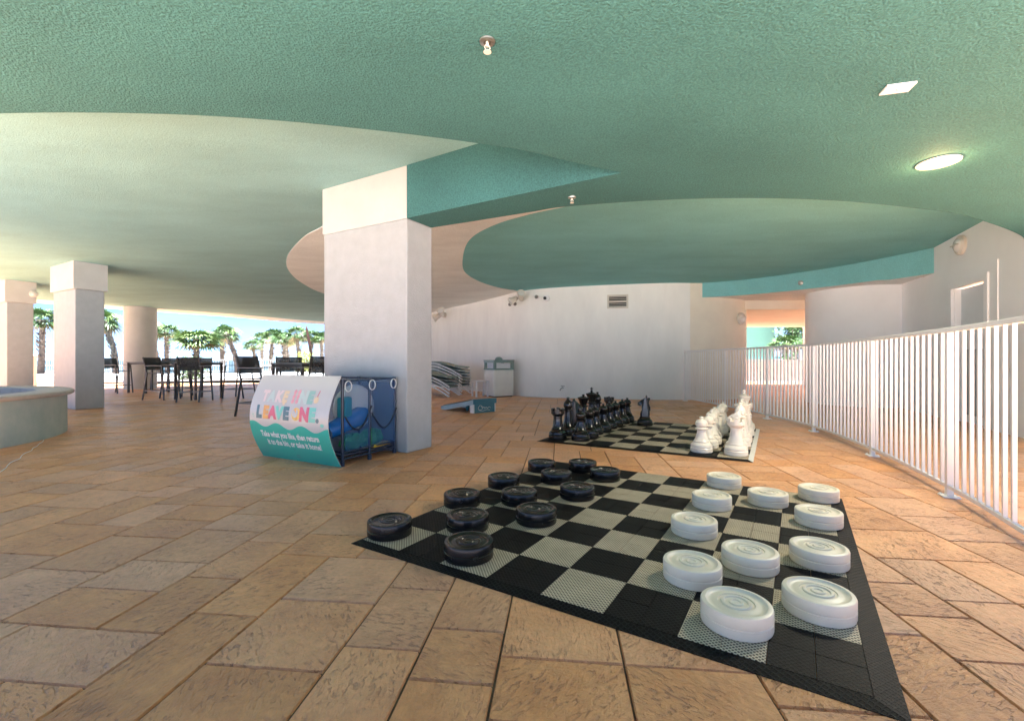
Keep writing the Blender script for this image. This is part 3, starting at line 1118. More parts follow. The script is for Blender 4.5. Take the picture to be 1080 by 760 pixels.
def slab_sheet(name, m, xs, zfun_lo, zfun_hi, nz_, o0, o1, parent):
    g_ = MB()
    F1, B1 = [], []
    for x in xs:
        z0, z1 = zfun_lo(x), zfun_hi(x)
        F1.append([g_.bm.verts.new(pc(x, z0 + (z1 - z0) * k / nz_, o1)) for k in range(nz_ + 1)])
        B1.append([g_.bm.verts.new(pc(x, z0 + (z1 - z0) * k / nz_, o0)) for k in range(nz_ + 1)])
    nx = len(xs)
    for i in range(nx - 1):
        for k in range(nz_):
            g_.face([F1[i][k], F1[i + 1][k], F1[i + 1][k + 1], F1[i][k + 1]])
            g_.face([B1[i][k + 1], B1[i + 1][k + 1], B1[i + 1][k], B1[i][k]])
    for i in range(nx - 1):
        for k in (0, nz_):
            g_.face([F1[i][k], F1[i + 1][k], B1[i + 1][k], B1[i][k]])
    for i in (0, nx - 1):
        for k in range(nz_):
            g_.face([F1[i][k], F1[i][k + 1], B1[i][k + 1], B1[i][k]])
    return g_.build(name, m, parent, smooth=30)


xs = [-1.235 + 1.26 * i / 48 for i in range(49)]
panel = slab_sheet('sign_panel', 'sign_white', xs, lambda x: 0, lambda x: PH, 24, 0, 0.006, root)
wave = lambda x: 0.405 + 0.028 * math.sin((x + 1.235) * 2 * math.pi / 0.40 + 0.6) - 0.02 * (x + 1.2)
slab_sheet('wave_print', 'sign_teal', xs, lambda x: 0.001, wave, 12, 0.005, 0.0075, panel)

pal = {'sage': (0.30, 0.50, 0.46), 'slate': (0.10, 0.20, 0.24), 'orange': (0.75, 0.40, 0.12), 'rose': (0.62, 0.14, 0.22), 'mint': (0.22, 0.58, 0.50), 'pink': (0.72, 0.36, 0.40), 'palepink': (0.70, 0.58, 0.58), 'palesage': (0.50, 0.60, 0.58), 'sand': (0.72, 0.58, 0.38), 'yellow': (0.78, 0.55, 0.15)}
for k, c in pal.items():
    M['ink_' + k] = mat('ink_' + k, c, 0.35)


def letter(ch, x, z, size, m, bold=0.012, bend=pc, parent=None, out=0.0085, bag=None, xscale=1.0):
    cu = bpy.data.curves.new('t', 'FONT')
    cu.body = ch
    cu.size = size
    cu.offset = bold
    cu.align_x = 'CENTER'
    cu.resolution_u = 3
    ob = bpy.data.objects.new('t', cu)
    col.objects.link(ob)
    dg = bpy.context.evaluated_depsgraph_get()
    me_ = bpy.data.meshes.new_from_object(ob.evaluated_get(dg))
    bpy.data.objects.remove(ob)
    b = bmesh.new()
    b.from_mesh(me_)
    zmin, zmax = -size * 0.3, size
    k = zmin
    while k < zmax:
        bmesh.ops.bisect_plane(b, geom=b.verts[:] + b.edges[:] + b.faces[:], plane_co=(0, k, 0), plane_no=(0, 1, 0))
        k += 0.02
    bag.use(m)
    mp_ = {}
    for v in b.verts:
        mp_[v] = bag.bm.verts.new(bend(x + v.co.x * xscale, z + v.co.y, out))
    for f in b.faces:
        bag.face([mp_[v] for v in f.verts])
    b.free()
    bpy.data.meshes.remove(me_)


def dot(bag, m, x, z, r, out=0.0085, bend=pc, sx=1.0):
    bag.use(m)
    bag.face([bag.bm.verts.new(bend(x + sx * r * math.cos(a_ * math.pi / 8), z + r * math.sin(a_ * math.pi / 8), out)) for a_ in range(16)])


bag = MB()
for ch, x, m in zip('TAKE', (-1.02, -0.91, -0.79, -0.685), ('ink_palepink', 'ink_palesage', 'ink_palepink', 'ink_sand')):  # letters paled, glare put into the ink colours
    letter(ch, x, 0.655, 0.155, m, bag=bag, bold=0.010)
for ix in (0, 1):
    for iz in (0, 1, 2):
        dot(bag, 'ink_pink', -0.55 + ix * 0.065, 0.665 + iz * 0.048, 0.024)
for ch, x, m in zip('NE', (-0.40, -0.29), ('ink_palesage', 'ink_sage')):
    letter(ch, x, 0.655, 0.165, m, bag=bag, bold=0.012)
dot(bag, 'ink_sand', -0.195, 0.69, 0.035)
bag.use('ink_rose')
bag.face([bag.bm.verts.new(pc(-0.195 + a_, 0.72 + b_, 0.009)) for a_, b_ in ((-0.006, 0), (0.006, 0), (0.02, 0.06), (0.01, 0.065))])
dot(bag, 'ink_sand', -0.68, 0.64, 0.022, out=0.0095)
bag.build('title_lettering', None, panel)
bag = MB()
for ch, x, m in zip('LEAVE', (-1.07, -0.955, -0.845, -0.73, -0.62), ('ink_slate', 'ink_orange', 'ink_rose', 'ink_mint', 'ink_slate')):
    letter(ch, x, 0.475, 0.175, m, bag=bag, bold=0.013)
dot(bag, 'ink_yellow', -0.46, 0.535, 0.068)
dot(bag, 'sign_white', -0.475, 0.545, 0.045, out=0.0090)
bag.use('ink_orange')
bag.face([bag.bm.verts.new(pc(-0.46 + a_, 0.535 + b_, 0.0095)) for a_, b_ in ((0, 0.066), (-0.04, 0.05), (-0.03, -0.01), (0.01, -0.066), (0.03, -0.03), (0.0, 0.02))])
for ch, x, m in zip('NE.', (-0.335, -0.215, -0.13), ('ink_rose', 'ink_mint', 'ink_slate')):
    letter(ch, x, 0.475, 0.185, m, bag=bag, bold=0.013)
dot(bag, 'ink_sage', -1.17, 0.50, 0.012)
dot(bag, 'ink_sage', -1.155, 0.475, 0.009)
dot(bag, 'ink_mint', -0.06, 0.44, 0.02, sx=1.4)
bag.build('title_lettering', None, panel)
bag = MB()
letter('Take what you like, then return', -0.60, 0.265, 0.088, 'white_paint', bag=bag, bold=0.0028, out=0.010, xscale=0.82)
letter('it to the bin, or take it home!', -0.565, 0.175, 0.088, 'white_paint', bag=bag, bold=0.0028, out=0.010, xscale=0.82)
bag.build('small_lettering', None, panel)
bag = MB()
bag.use('ink_slate')
for pts in (((-0.60, 0.11), (-0.595, 0.145)), ((-0.615, 0.15), (-0.58, 0.142)), ((-0.60, 0.075), (-0.545, 0.078)), ((-0.61, 0.055), (-0.55, 0.055))):
    (xa, za), (xb, zb) = pts
    bag.face([bag.bm.verts.new(pc(a_, b_, 0.010)) for a_, b_ in ((xa, za - 0.003), (xb + 0.004, zb - 0.003), (xb + 0.004, zb + 0.003), (xa, za + 0.003))])
bag.build('emblem', None, panel)
M['ink_grey'] = M['ink_slate']
# tube frame
posts = [(x, y) for x in (-BW + 0.02, -BW / 2, -0.02) for y in (0.02, BD)] + [(-0.02, 0.40), (-BW + 0.02, 0.40)]
for x, y in posts:
    g = MB()
    g.tube([(x, y, 0.03), (x, y, BH)], 0.016, 10)
    g.tube([(x, y, 0.0), (x, y, 0.05)], 0.024, 10)
    g.tube([(x, y, BH - 0.05), (x, y, BH + 0.004)], 0.022, 10)
    g.build('post', 'cart_frame', root, smooth=40)
for z in (0.07, 0.14, BH - 0.015):
    for a_, b_ in (((-BW + 0.02, 0.02), (-0.02, 0.02)), ((-BW + 0.02, BD), (-0.02, BD)), ((-0.02, 0.02), (-0.02, BD)), ((-BW + 0.02, 0.02), (-BW + 0.02, BD))):
        g = MB()
        g.tube([(*a_, z), (*b_, z)], 0.012, 8)
        g.build('rail', 'cart_frame', root, smooth=40)
for y0, y1 in ((0.02, 0.40), (0.40, BD)):
    g = MB()
    g.box((0.0, (y0 + y1) / 2, (0.14 + BH) / 2), (0.003, y1 - y0 - 0.03, BH - 0.17))
    g.build('net_panel', 'blue_mesh', root)
    g = MB()
    pts = [(0.015, y0 + (y1 - y0) * t / 10, 0.52 - 0.20 * math.sin(math.pi * t / 10) + (0.08 if y0 < 0.1 else 0.02) * t / 10) for t in range(11)]
    g.tube(pts, 0.008, 6)
    g.build('cord', 'cord', root, smooth=60)
g = MB()
g.box((-BW / 2, BD / 2, BH - 0.02), (BW - 0.06, BD - 0.06, 0.003))
g.build('net_lid', 'blue_mesh', root)
g = MB()
g.box((-BW / 2, BD - 0.01, BH / 2), (BW - 0.06, 0.003, BH - 0.12))
g.build('net_back', 'blue_mesh', root)
for y in (0.06, 0.40, 0.74):
    g = MB()
    ptsr = [(0.022, y + 0.045 * math.cos(k * math.pi / 8), BH - 0.07 + 0.055 * math.sin(k * math.pi / 8)) for k in range(16)]
    g.tube(ptsr, 0.006, 6, closed=True)
    g.build('strap_ring', 'lens', root, smooth=60)
g = MB()
g.box((-BW / 2, BD / 2, 0.10), (BW - 0.08, BD - 0.06, 0.02))
g.build('floor_board', 'cart_frame', root)
BM = Matrix.Translation((-1.757, 4.73, 0)) @ Matrix.Rotation(math.atan2(-0.465, 0.885), 4, 'Z')


def inbin(o, p, rz=0.0):
    o.location = BM @ Vector(p)
    o.rotation_euler = (0, 0, math.atan2(-0.465, 0.885) + rz)
    return o


g = MB()
g.sphere((0, 0, 0), 0.23, 28, (0.55, 1.25, 1.15))
tag(inbin(g.build('inflatable', 'toy_clear', smooth=60), (-0.33, 0.47, 0.56)), 'big milky white inflatable seen through the blue net of the toy bin', 'pool toy')
g = MB()
g.tube([(-0.10, -0.27, -0.08), (-0.03, -0.1, 0.0), (0.02, 0.06, 0.06), (0.02, 0.14, 0.08)], [0.085, 0.10, 0.105, 0.07], 20)
tag(inbin(g.build('pool_float', 'toy_blue', smooth=60), (-0.17, 0.33, 0.42)), 'glossy royal blue rolled float lying inside the toy bin', 'pool toy')
g = MB()
g.box((0, 0, 0), (0.10, 0.16, 0.22))
tag(inbin(g.build('kickboard', 'toy_teal', bevel=0.03), (-0.12, 0.14, 0.60), 0.3), 'teal foam kickboard upright in the toy bin', 'pool toy')
rr = random.Random(5)
for k, (p, s, lab) in enumerate((((-0.10, 0.22, 0.22), 0.13, 'crumpled green pool toy at the near bottom of the toy bin'), ((-0.11, 0.50, 0.22), 0.15, 'crumpled green pool toy under the blue float in the toy bin'))):
    g = MB()
    g.sphere((0, 0, 0), s, 14, (0.6, 1.25, 0.72))
    for v in g.bm.verts:
        v.co *= 1 + rr.uniform(-0.13, 0.12)
    tag(inbin(g.build('green_toy', 'toy_green'), p), lab, 'pool toy')
g = MB()
g.box((0, 0, 0), (0.10, 0.30, 0.035))
tag(inbin(g.build('yellow_scoop', 'toy_yellow', bevel=0.012), (-0.07, 0.60, 0.135), 0.1), 'flat yellow plastic toy at the bottom of the toy bin', 'pool toy')

# ------------------------------------------------------------------ bar tables and chairs
def bar_chair():
    root_ = empty('bar_chair', (0, 0, 0), 0, 'x', 'bar chair', 'tall dark bar chairs around the high tables')
    w, d, sh, top = 0.27, 0.24, 0.74, 1.19          # chair faces +X
    for sx, sy, a_, b_ in ((1, 1, 0.0, 0), (1, -1, 0.0, 0), (-1, 1, 0, 0), (-1, -1, 0, 0)):
        g_ = MB()
        if sx > 0:
            g_.beam((d + 0.06, sy * (w + 0.01), 0), (d - 0.02, sy * w, sh + 0.21), 0.028, 0.030, up=(0, 1, 0))
        else:
            g_.beam((-d - 0.11, sy * (w + 0.01), 0), (-d + 0.02, sy * w, sh), 0.028, 0.030, up=(0, 1, 0))
            g_.beam((-d + 0.015, sy * w, sh - 0.02), (-d - 0.10, sy * w, top), 0.026, 0.030, up=(0, 1, 0))
        g_.build('leg', 'frame_dark', root_)
    g_ = MB()
    g_.box((0, 0, sh), (2 * d, 2 * w - 0.03, 0.02))
    g_.build('seat', 'frame_dark', root_, bevel=0.006)
    g_ = MB()
    g_.beam((-d - 0.010, 0, sh + 0.10), (-d - 0.098, 0, top - 0.01), 2 * w - 0.03, 0.014, up=(1, 0, 0))
    g_.build('backrest', 'sling_dark', root_)
    for sy in (1, -1):
        g_ = MB()
        g_.box((-0.03, sy * w, sh + 0.215), (2 * d + 0.06, 0.042, 0.018))
        g_.build('armrest', 'frame_grey', root_, bevel=0.004)
    for z in (0.26,):
        for a_, b_ in (((d + 0.035, -w), (d + 0.035, w)), ((-d - 0.07, -w), (-d - 0.07, w)), ((d + 0.035, w), (-d - 0.07, w)), ((d + 0.035, -w), (-d - 0.07, -w))):
            g_ = MB()
            g_.beam((*a_, z), (*b_, z), 0.022, 0.022)
            g_.build('stretcher', 'frame_grey', root_)
    return root_


def bar_table():
    root_ = empty('bar_table', (0, 0, 0), 0, 'x', 'bar table', 'square high bar tables')
    g_ = MB()
    g_.box((0, 0, 1.035), (0.86, 0.86, 0.028))
    g_.build('tabletop', 'table_top', root_, bevel=0.005)
    g_ = MB()
    for a_ in (0, math.pi / 2):
        for s in (-1, 1):
            c_ = Matrix.Rotation(a_, 3, 'Z') @ Vector((0, s * 0.37, 0.99))
            g_.box(c_, (0.74, 0.025, 0.05), a_)
    g_.build('apron', 'frame_dark', root_)
    for sx in (-1, 1):
        for sy in (-1, 1):
            g_ = MB()
            g_.box((sx * 0.39, sy * 0.39, 0.51), (0.05, 0.05, 1.02))
            g_.build('leg', 'frame_dark', root_)
    return root_


ch0, tb0 = bar_chair(), bar_table()
tables = [(-4.55, 9.9, -20, 'high bar table nearest the toy bin'), (-9.05, 13.2, -18, 'high bar table in the middle group by the round column'), (-12.55, 15.8, -15, 'high bar table farthest left, in front of the round column')]
for i, (x, y, a_, lab) in enumerate(tables):
    o = tb0 if i == 0 else copy_tree(tb0)
    o.location = (x, y, 0)
    o.rotation_euler = (0, 0, R(a_))
    tag(o, lab, 'bar table')
chairs = [(-5.05, 9.2, -12, 'dark bar chair nearest the camera, left of the toy bin sign'),
          (-4.05, 9.45, 140, 'dark bar chair at the nearest table, back against the big column'),
          (-5.2, 10.7, -60, 'dark bar chair behind the nearest bar table, its back to the pool'),
          (-9.9, 12.95, -5, 'dark bar chair at the left side of the middle table'),
          (-8.55, 12.35, 95, 'dark bar chair with its full back to the camera at the middle table'),
          (-8.1, 13.55, 175, 'dark bar chair at the right side of the middle table'),
          (-9.75, 14.15, -80, 'dark bar chair behind the middle table'),
          (-13.35, 15.45, -5, 'dark bar chair at the far left of the bar seating'),
          (-12.75, 16.75, -85, 'dark bar chair behind the farthest left table'),
          (-11.7, 15.9, 170, 'dark bar chair between the farthest left table and the middle table')]
for i, (x, y, a_, lab) in enumerate(chairs):
    o = ch0 if i == 0 else copy_tree(ch0)
    o.location = (x, y, 0)
    o.rotation_euler = (0, 0, R(a_))
    tag(o, lab, 'bar chair')


# ------------------------------------------------------------------ stacked loungers
def lounger():
    root_ = empty('sun_lounger', (0, 0, 0), 0, 'x', 'sun lounger', 'stacked sun loungers by the curved wall')
    top = spline([(0, 0, 0.30), (-0.45, 0, 0.345), (-0.85, 0, 0.44), (-1.15, 0, 0.475), (-1.55, 0, 0.45), (-1.95, 0, 0.40)], 5)
    rail = spline([(0.06, 0, 0.0), (-0.22, 0, 0.16), (-0.55, 0, 0.295), (-0.9, 0, 0.40), (-1.2, 0, 0.43), (-1.6, 0, 0.36), (-1.95, 0, 0.22), (-2.05, 0, 0.0)], 5)
    W2 = 0.33
    for s in (-1, 1):
        g_ = MB()
        for a_, b_ in zip(rail, rail[1:]):
            g_.beam(a_ + Vector((0, s * W2, 0)), b_ + Vector((0, s * W2, 0)), 0.035, 0.04)
        g_.build('side_rail', 'lounger_white', root_)
    g_ = MB()
    for a_, b_ in zip(top, top[1:]):
        g_.beam(a_, b_, 2 * W2 - 0.03, 0.022)
    g_.build('sling', 'sling_green', root_)
    g_ = MB()
    g_.box((-0.01, 0, 0.29), (0.03, 2 * W2, 0.04))
    g_.build('end_bar', 'sling_green', root_)
    return root_


lg0 = lounger()
lnames = ['bottom', 'second from bottom', 'third from bottom', 'fourth from bottom', 'fifth from bottom', 'sixth from bottom', 'top']
k_ = 0
for (x, y, a_, n_, where) in ((-1.83, 14.15, 22, 4, 'front lounger stack behind the beanbag board'), (-1.55, 15.05, 22, 7, 'tall lounger stack next to the trash bin'), (-3.15, 16.2, 22, 7, 'lounger stack half hidden by the big column')):
    for q in range(n_):
        o = lg0 if k_ == 0 else copy_tree(lg0)
        k_ += 1
        o.location = (x + 0.008 * ((q * 7) % 3), y, q * 0.098)
        o.rotation_euler = (0, 0, R(180 - 180 + a_ * -1))
        nm_ = 'top' if q == n_ - 1 else lnames[q]
        tag(o, f'sun lounger, {nm_} of the {where}', 'sun lounger')

# small side table between loungers and trash bin
root = empty('side_table', (-0.98, 13.95, 0), R(25), 'small white side table between the lounger stacks and trash bin', 'side table')
g = MB()
g.box((0, 0, 0.475), (0.42, 0.42, 0.03))
g.build('tabletop', 'lounger_white', root, bevel=0.005)
for sx in (-1, 1):
    for sy in (-1, 1):
        g = MB()
        g.box((sx * 0.18, sy * 0.18, 0.23), (0.045, 0.045, 0.46))
        g.build('leg', 'lounger_white', root)

# ------------------------------------------------------------------ trash bin
root = empty('trash_bin', (-0.53, 13.60, 0), R(30), 'cream square trash bin with a grey green hood against the curved wall', 'trash bin')
S = 0.67
g = MB()
g.box((S / 2, S / 2, 0.42), (S, S, 0.78))
g.build('body', 'bin_cream', root, bevel=0.01)
g = MB()
g.box((S / 2, S / 2, 0.02), (S - 0.06, S - 0.06, 0.04))
g.build('plinth', 'dark', root)
for nm, c_, s_ in (('door_panel', (S / 2, -0.006, 0.44), (S - 0.06, 0.016, 0.68)), ('door_panel', (-0.006, S / 2, 0.44), (0.016, S - 0.06, 0.68))):
    g = MB()
    g.box(c_, s_)
    g.build(nm, 'bin_cream', root, bevel=0.005)
hood = MB()
z0, z1 = 0.815, 1.09
fr = 0.075
for (ax, ay, bx, by) in ((0, 0, S, 0), (0, S, S, S), (0, 0, 0, S), (S, 0, S, S)):
    for zz in (z0 + 0.025, z1 - 0.03):
        hood.beam((ax, ay, zz), (bx, by, zz), 0.03, 0.05 if zz < 1 else 0.06)
for cx in (0.035, S - 0.035):
    for cy in (0.035, S - 0.035):
        hood.box((cx, cy, (z0 + z1) / 2), (fr, fr, z1 - z0))
hood.box((S / 2, S / 2, z1 + 0.012), (S + 0.03, S + 0.03, 0.03))
h_ = hood.build('hood', 'bin_green', root)
g = MB()
g.box((S / 2, S / 2, z0 + 0.1), (S - 0.16, S - 0.16, 0.2))
g.build('liner', 'white_paint', root)
g = MB()
g.lathe([(0.12, z1 + 0.027), (0.12, z1 + 0.06), (0.09, z1 + 0.10), (0.04, z1 + 0.12), (0, z1 + 0.122)], 20, c=(S / 2, S / 2, 0))
g.build('ash_dome', 'bin_green', root, smooth=30)

# ------------------------------------------------------------------ cornhole board
root = empty('cornhole_board', (-0.80, 9.42, 0), math.atan2(0.66, 0.75), 'slanted pale blue beanbag toss board with a dusty teal front box', 'beanbag board')
BWd, BLn = 0.60, 1.22
tilt = math.atan2(0.30 - 0.10, BLn)


def bpnt(x, t, up=0.0):                 # t: 0 at the high end, 1 at the low end
    return Vector((x, t * BLn, 0.30 - t * 0.215 + up))


g = MB()
NX, NY = 10, 20
hole_c, hole_r = Vector((BWd / 2, 0.25)), 0.078
seg = 24
outer = []
for k in range(seg):
    a_ = 2 * math.pi * k / seg
    d_ = Vector((math.cos(a_), math.sin(a_)))
    tx = ((BWd if d_.x > 0 else 0) - hole_c.x) / d_.x if abs(d_.x) > 1e-6 else 1e9
    ty = ((0.5 if d_.y > 0 else 0.0) - hole_c.y) / d_.y if abs(d_.y) > 1e-6 else 1e9
    outer.append(hole_c + d_ * min(tx, ty))
for z_ in (0, -0.015):
    O_ = [g.bm.verts.new(bpnt(p.x, p.y / BLn, z_)) for p in outer]
    I_ = [g.bm.verts.new(bpnt(hole_c.x + hole_r * math.cos(2 * math.pi * k / seg), (hole_c.y + hole_r * math.sin(2 * math.pi * k / seg)) / BLn, z_)) for k in range(seg)]
    for k in range(seg):
        g.face([O_[k], O_[(k + 1) % seg], I_[(k + 1) % seg], I_[k]])
    g.face([g.bm.verts.new(bpnt(x, t, z_)) for x, t in ((0, 0.5 / BLn), (BWd, 0.5 / BLn), (BWd, 1), (0, 1))])
    for cx_, cy_ in ((0, 0), (BWd, 0), (BWd, 0.5), (0, 0.5)):
        near = sorted(outer, key=lambda p: (p - Vector((cx_, cy_))).length)[:2]
        g.face([g.bm.verts.new(bpnt(cx_, cy_ / BLn, z_ - 0.0002))] + [g.bm.verts.new(bpnt(p.x, p.y / BLn, z_ - 0.0002)) for p in near])
g.build('playing_surface', 'blue_light', root)
for x in (0.012, BWd - 0.012):
    g = MB()
    g.beam(bpnt(x, 0.0, -0.065), bpnt(x, 1.0, -0.065), 0.022, 0.095)
    g.build('side_board', 'blue_light', root)
g = MB()
g.box((BWd / 2, -0.012, 0.245), (BWd + 0.01, 0.024, 0.105))
g.build('front_rail', 'blue_teal', root, bevel=0.003)
g = MB()
g.box((BWd / 2, 0.012, 0.10), (BWd - 0.03, 0.022, 0.19))
fr_p = g.build('front_panel', 'blue_teal', root, bevel=0.003)
g = MB()
g.box((0.02, 0.06, 0.105), (0.024, 0.12, 0.19))
g.build('side_leg', 'white_paint', root)
g = MB()
g.box((BWd - 0.02, 0.06, 0.105), (0.024, 0.12, 0.19))
g.build('side_leg', 'white_paint', root)
g = MB()
g.tube([(BWd / 2, 0.62, 0.0), (BWd / 2, 0.60, 0.15)], 0.035, 10)
g.build('prop', 'blue_teal', root)
g = MB()
for pts in ([(0.13, 0.12), (0.17, 0.16), (0.22, 0.15), (0.25, 0.10), (0.20, 0.07), (0.14, 0.08), (0.13, 0.12)], [(0.20, 0.14), (0.24, 0.11), (0.28, 0.13), (0.30, 0.09), (0.34, 0.12), (0.37, 0.09), (0.41, 0.12), (0.46, 0.10)], [(0.15, 0.06), (0.25, 0.045), (0.36, 0.065), (0.44, 0.05)]):
    g.tube(spline([(x, -0.001, z) for x, z in pts], 5), 0.0045, 5)
g.build('emblem', 'white_paint', fr_p)

# ------------------------------------------------------------------ wall fittings
def floodlight(loc, rz, label, sc=1.0):
    r_ = empty('floodlight', loc, rz, label, 'floodlight', 'twin head emergency floodlights on the curved wall')
    r_.scale = (sc, sc, sc)
    g_ = MB()
    g_.lathe([(0.0, 0), (0.09, 0), (0.09, 0.04), (0.06, 0.055), (0, 0.06)], 20, mtx=Matrix.Rotation(R(90), 4, 'X'))
    g_.tube([(0, -0.04, 0), (0, -0.16, 0.0)], 0.03, 10)
    g_.build('mount', 'beige_metal', r_, smooth=40)
    for sx, yaw, ptch in ((-0.17, -35, 30), (0.10, 40, -35)):
        m_ = Matrix.Translation((sx, -0.2, 0.05 if sx > 0 else -0.05)) @ Matrix.Rotation(R(yaw), 4, 'Z') @ Matrix.Rotation(R(90 + ptch), 4, 'X')
        g_ = MB()
        g_.lathe([(0, -0.14), (0.06, -0.13), (0.085, -0.08), (0.095, 0.02), (0.125, 0.10), (0.125, 0.13), (0.112, 0.13), (0.10, 0.105), (0.0, 0.10)], 24, mtx=m_)
        hd = g_.build('lamp_head', 'beige_metal', r_, smooth=40)
        g_ = MB()
        g_.lathe([(0.10, 0.108), (0.07, 0.125), (0, 0.132)], 24, mtx=m_)
        g_.build('lens', 'lens', hd, smooth=60)
    return r_


floodlight((0.30, 13.98, 3.00), R(-35), 'twin head floodlight high on the middle of the curved wall')
floodlight((-2.60, 17.75, 2.86), R(-50), 'twin head floodlight high at the far left end of the curved wall', 1.2)
for px, py, yy, lab in ((543.5, 320.5, 14.1, 'round grey conduit cap left of the middle floodlight'), (538, 321, 14.5, 'small conduit cap farthest left of the middle floodlight'), (566, 313, 13.65, 'small round plug right of the middle floodlight')):
    g = MB()
    g.lathe([(0, 0), (0.055, 0), (0.055, 0.03), (0.03, 0.04), (0.025, 0.03), (0, 0.03)], 16, mtx=Matrix.Rotation(R(90), 4, 'X'))
    o = g.build('conduit_cap', 'frame_grey', smooth=30)
    o.location = ((px - 540) * yy / F, yy, H - (py - 380) * yy / F)
    o.rotation_euler = (0, 0, R(-35))
    tag(o, lab, 'conduit cap', 'round fittings high on the curved wall')
root = empty('dome_camera', (1.03, 13.58, 2.94), R(-25), 'small white security camera high on the curved wall', 'camera')
g = MB()
g.lathe([(0, 0), (0.09, 0), (0.09, 0.07), (0.07, 0.09), (0, 0.095)], 20, mtx=Matrix.Rotation(R(90), 4, 'X'))
g.build('housing', 'white_paint', root, smooth=40)
g = MB()
g.sphere((-0.02, -0.095, 0), 0.05, 14)
g.build('lens', 'dark', root, smooth=60)
# louvre vent
root = empty('wall_vent', (3.00, 12.97, 2.77), R(-14), 'rectangular louvred vent in the curved white wall', 'vent')
g = MB()
for c_, s_ in (((0, 0, 0.17), (0.58, 0.03, 0.05)), ((0, 0, -0.17), (0.58, 0.03, 0.05)), ((-0.265, 0, 0), (0.05, 0.03, 0.29)), ((0.265, 0, 0), (0.05, 0.03, 0.29)), ((0, -0.002, 0), (0.48, 0.02, 0.03))):
    g.box(c_, s_)
g.build('frame', 'beige_metal', root)
g = MB()
g.box((0, 0.012, 0), (0.48, 0.008, 0.29))
g.build('backing', 'dark', root)
g = MB()
for k in range(6):
    g.box((0, -0.002, -0.12 + k * 0.048), (0.47, 0.02, 0.006), rot=Matrix.Rotation(R(35), 3, 'X'))
g.build('louvre', 'beige_metal', root)
# hose tap
root = empty('hose_tap', (1.50, 13.36, 0.30), R(-20), 'small metal hose tap low on the curved wall', 'tap')
g = MB()
g.tube([(0, 0, 0), (0, -0.10, 0.01), (-0.03, -0.15, -0.01), (-0.06, -0.17, -0.07)], 0.018, 8)
g.build('spout', 'steel', root, smooth=50)
g = MB()
g.tube([(-0.05, -0.10, 0.06), (0.06, -0.10, 0.055)], 0.013, 8)
g.tube([(0, -0.10, 0.0), (0, -0.10, 0.06)], 0.01, 8)
g.build('handle', 'steel', root, smooth=50)


def eyelid(loc, rz, label, s=1.0):
    r_ = empty('wall_light', loc, rz, label, 'wall light', 'round hooded wall lights')
    r_.scale = (s, s, s)
    X = Matrix.Rotation(R(90), 4, 'X')
    g_ = MB()
    g_.lathe([(0.0, 0.0), (0.17, 0), (0.175, 0.02), (0.17, 0.05), (0.135, 0.075), (0.125, 0.07)], 32, mtx=X)
    g_.build('housing', 'beige_metal', r_, smooth=40)
    g_ = MB()
    g_.lathe([(0.128, 0.066), (0.09, 0.10), (0.04, 0.118), (0, 0.122)], 28, mtx=X)
    g_.build('lens', 'lens', r_, smooth=60)
    g_ = MB()
    g_.beam((-0.13, -0.11, 0.005), (0.13, -0.11, 0.005), 0.03, 0.018)
    g_.build('hood', 'beige_metal', r_, bevel=0.004)
    return r_


p = onwall(0.365, 0.0)
eyelid((p.x, p.y, 3.13), wall_rz + math.pi, 'round hooded light above the door on the white side wall')
eyelid((6.58, 13.16, 2.31), R(38) - R(8), 'round hooded light on the rounded cream wall beside the passage')
cb = Vector((-13.6, 12.3)) + B * 0.50 + A * 0.06
eyelid((cb.x, cb.y, 2.95), math.atan2(A.y, A.x) + R(90), 'small round light on the side of the leftmost square column', 0.55)

# ------------------------------------------------------------------ ceiling fittings
def sprinkler(loc, label):
    r_ = empty('sprinkler', loc, 0.4, label, 'sprinkler', 'brass ceiling sprinklers')
    g_ = MB()
    g_.lathe([(0, 0.0), (0.042, 0.0), (0.040, -0.008), (0.024, -0.014), (0.018, -0.010)], 24)
    g_.build('escutcheon', 'steel', r_, smooth=40)
    g_ = MB()
    g_.tube([(0, 0, -0.005), (0, 0, -0.03)], 0.008, 10)
    g_.tube([(0.006, 0, -0.02), (0.016, 0, -0.035), (0.004, 0, -0.055)], 0.0028, 6)
    g_.tube([(-0.006, 0, -0.02), (-0.016, 0, -0.035), (-0.004, 0, -0.055)], 0.0028, 6)
    g_.lathe([(0, -0.056), (0.020, -0.056), (0.021, -0.059), (0, -0.060)], 16)
    g_.build('nozzle', 'beige_metal', r_, smooth=40)


sprinkler((-0.13, 2.41, 2.783), 'brass sprinkler overhead, nearest the camera')
sprinkler((0.62, 4.72, 2.783), 'brass sprinkler on the low teal ceiling near the beam')
g = MB()
g.lathe([(0, 0), (0.06, 0), (0.055, 0.03), (0.03, 0.04), (0.028, 0.06), (0, 0.06)], 16, mtx=Matrix.Rotation(R(90), 4, 'X'))
o = g.build('sprinkler', 'steel', smooth=40)
o.location = (7.18, 11.37, 3.03)
o.rotation_euler = (0, 0, R(-40))
tag(o, 'round sprinkler on the curved teal drop beam', 'sprinkler', 'brass ceiling sprinklers')
root = empty('ceiling_plate', (2.38, 2.82, 2.783), R(-15), 'small white rectangular plate on the low teal ceiling', 'plate')
g = MB()
g.box((0, 0, -0.006), (0.155, 0.10, 0.012))
g.build('plate', 'white_paint', root, bevel=0.002)
g = MB()
g.sphere((0, 0, -0.012), 0.008, 8)
g.build('screw', 'steel', root)
root = empty('downlight', (3.62, 3.88, 2.783), 0, 'lit warm recessed downlight in the low teal ceiling', 'downlight')
g = MB()
g.lathe([(0.105, 0.0), (0.15, -0.002), (0.148, -0.010), (0.110, -0.012), (0.100, -0.004)], 32)
g.build('trim_ring', 'beige_metal', root, smooth=40)
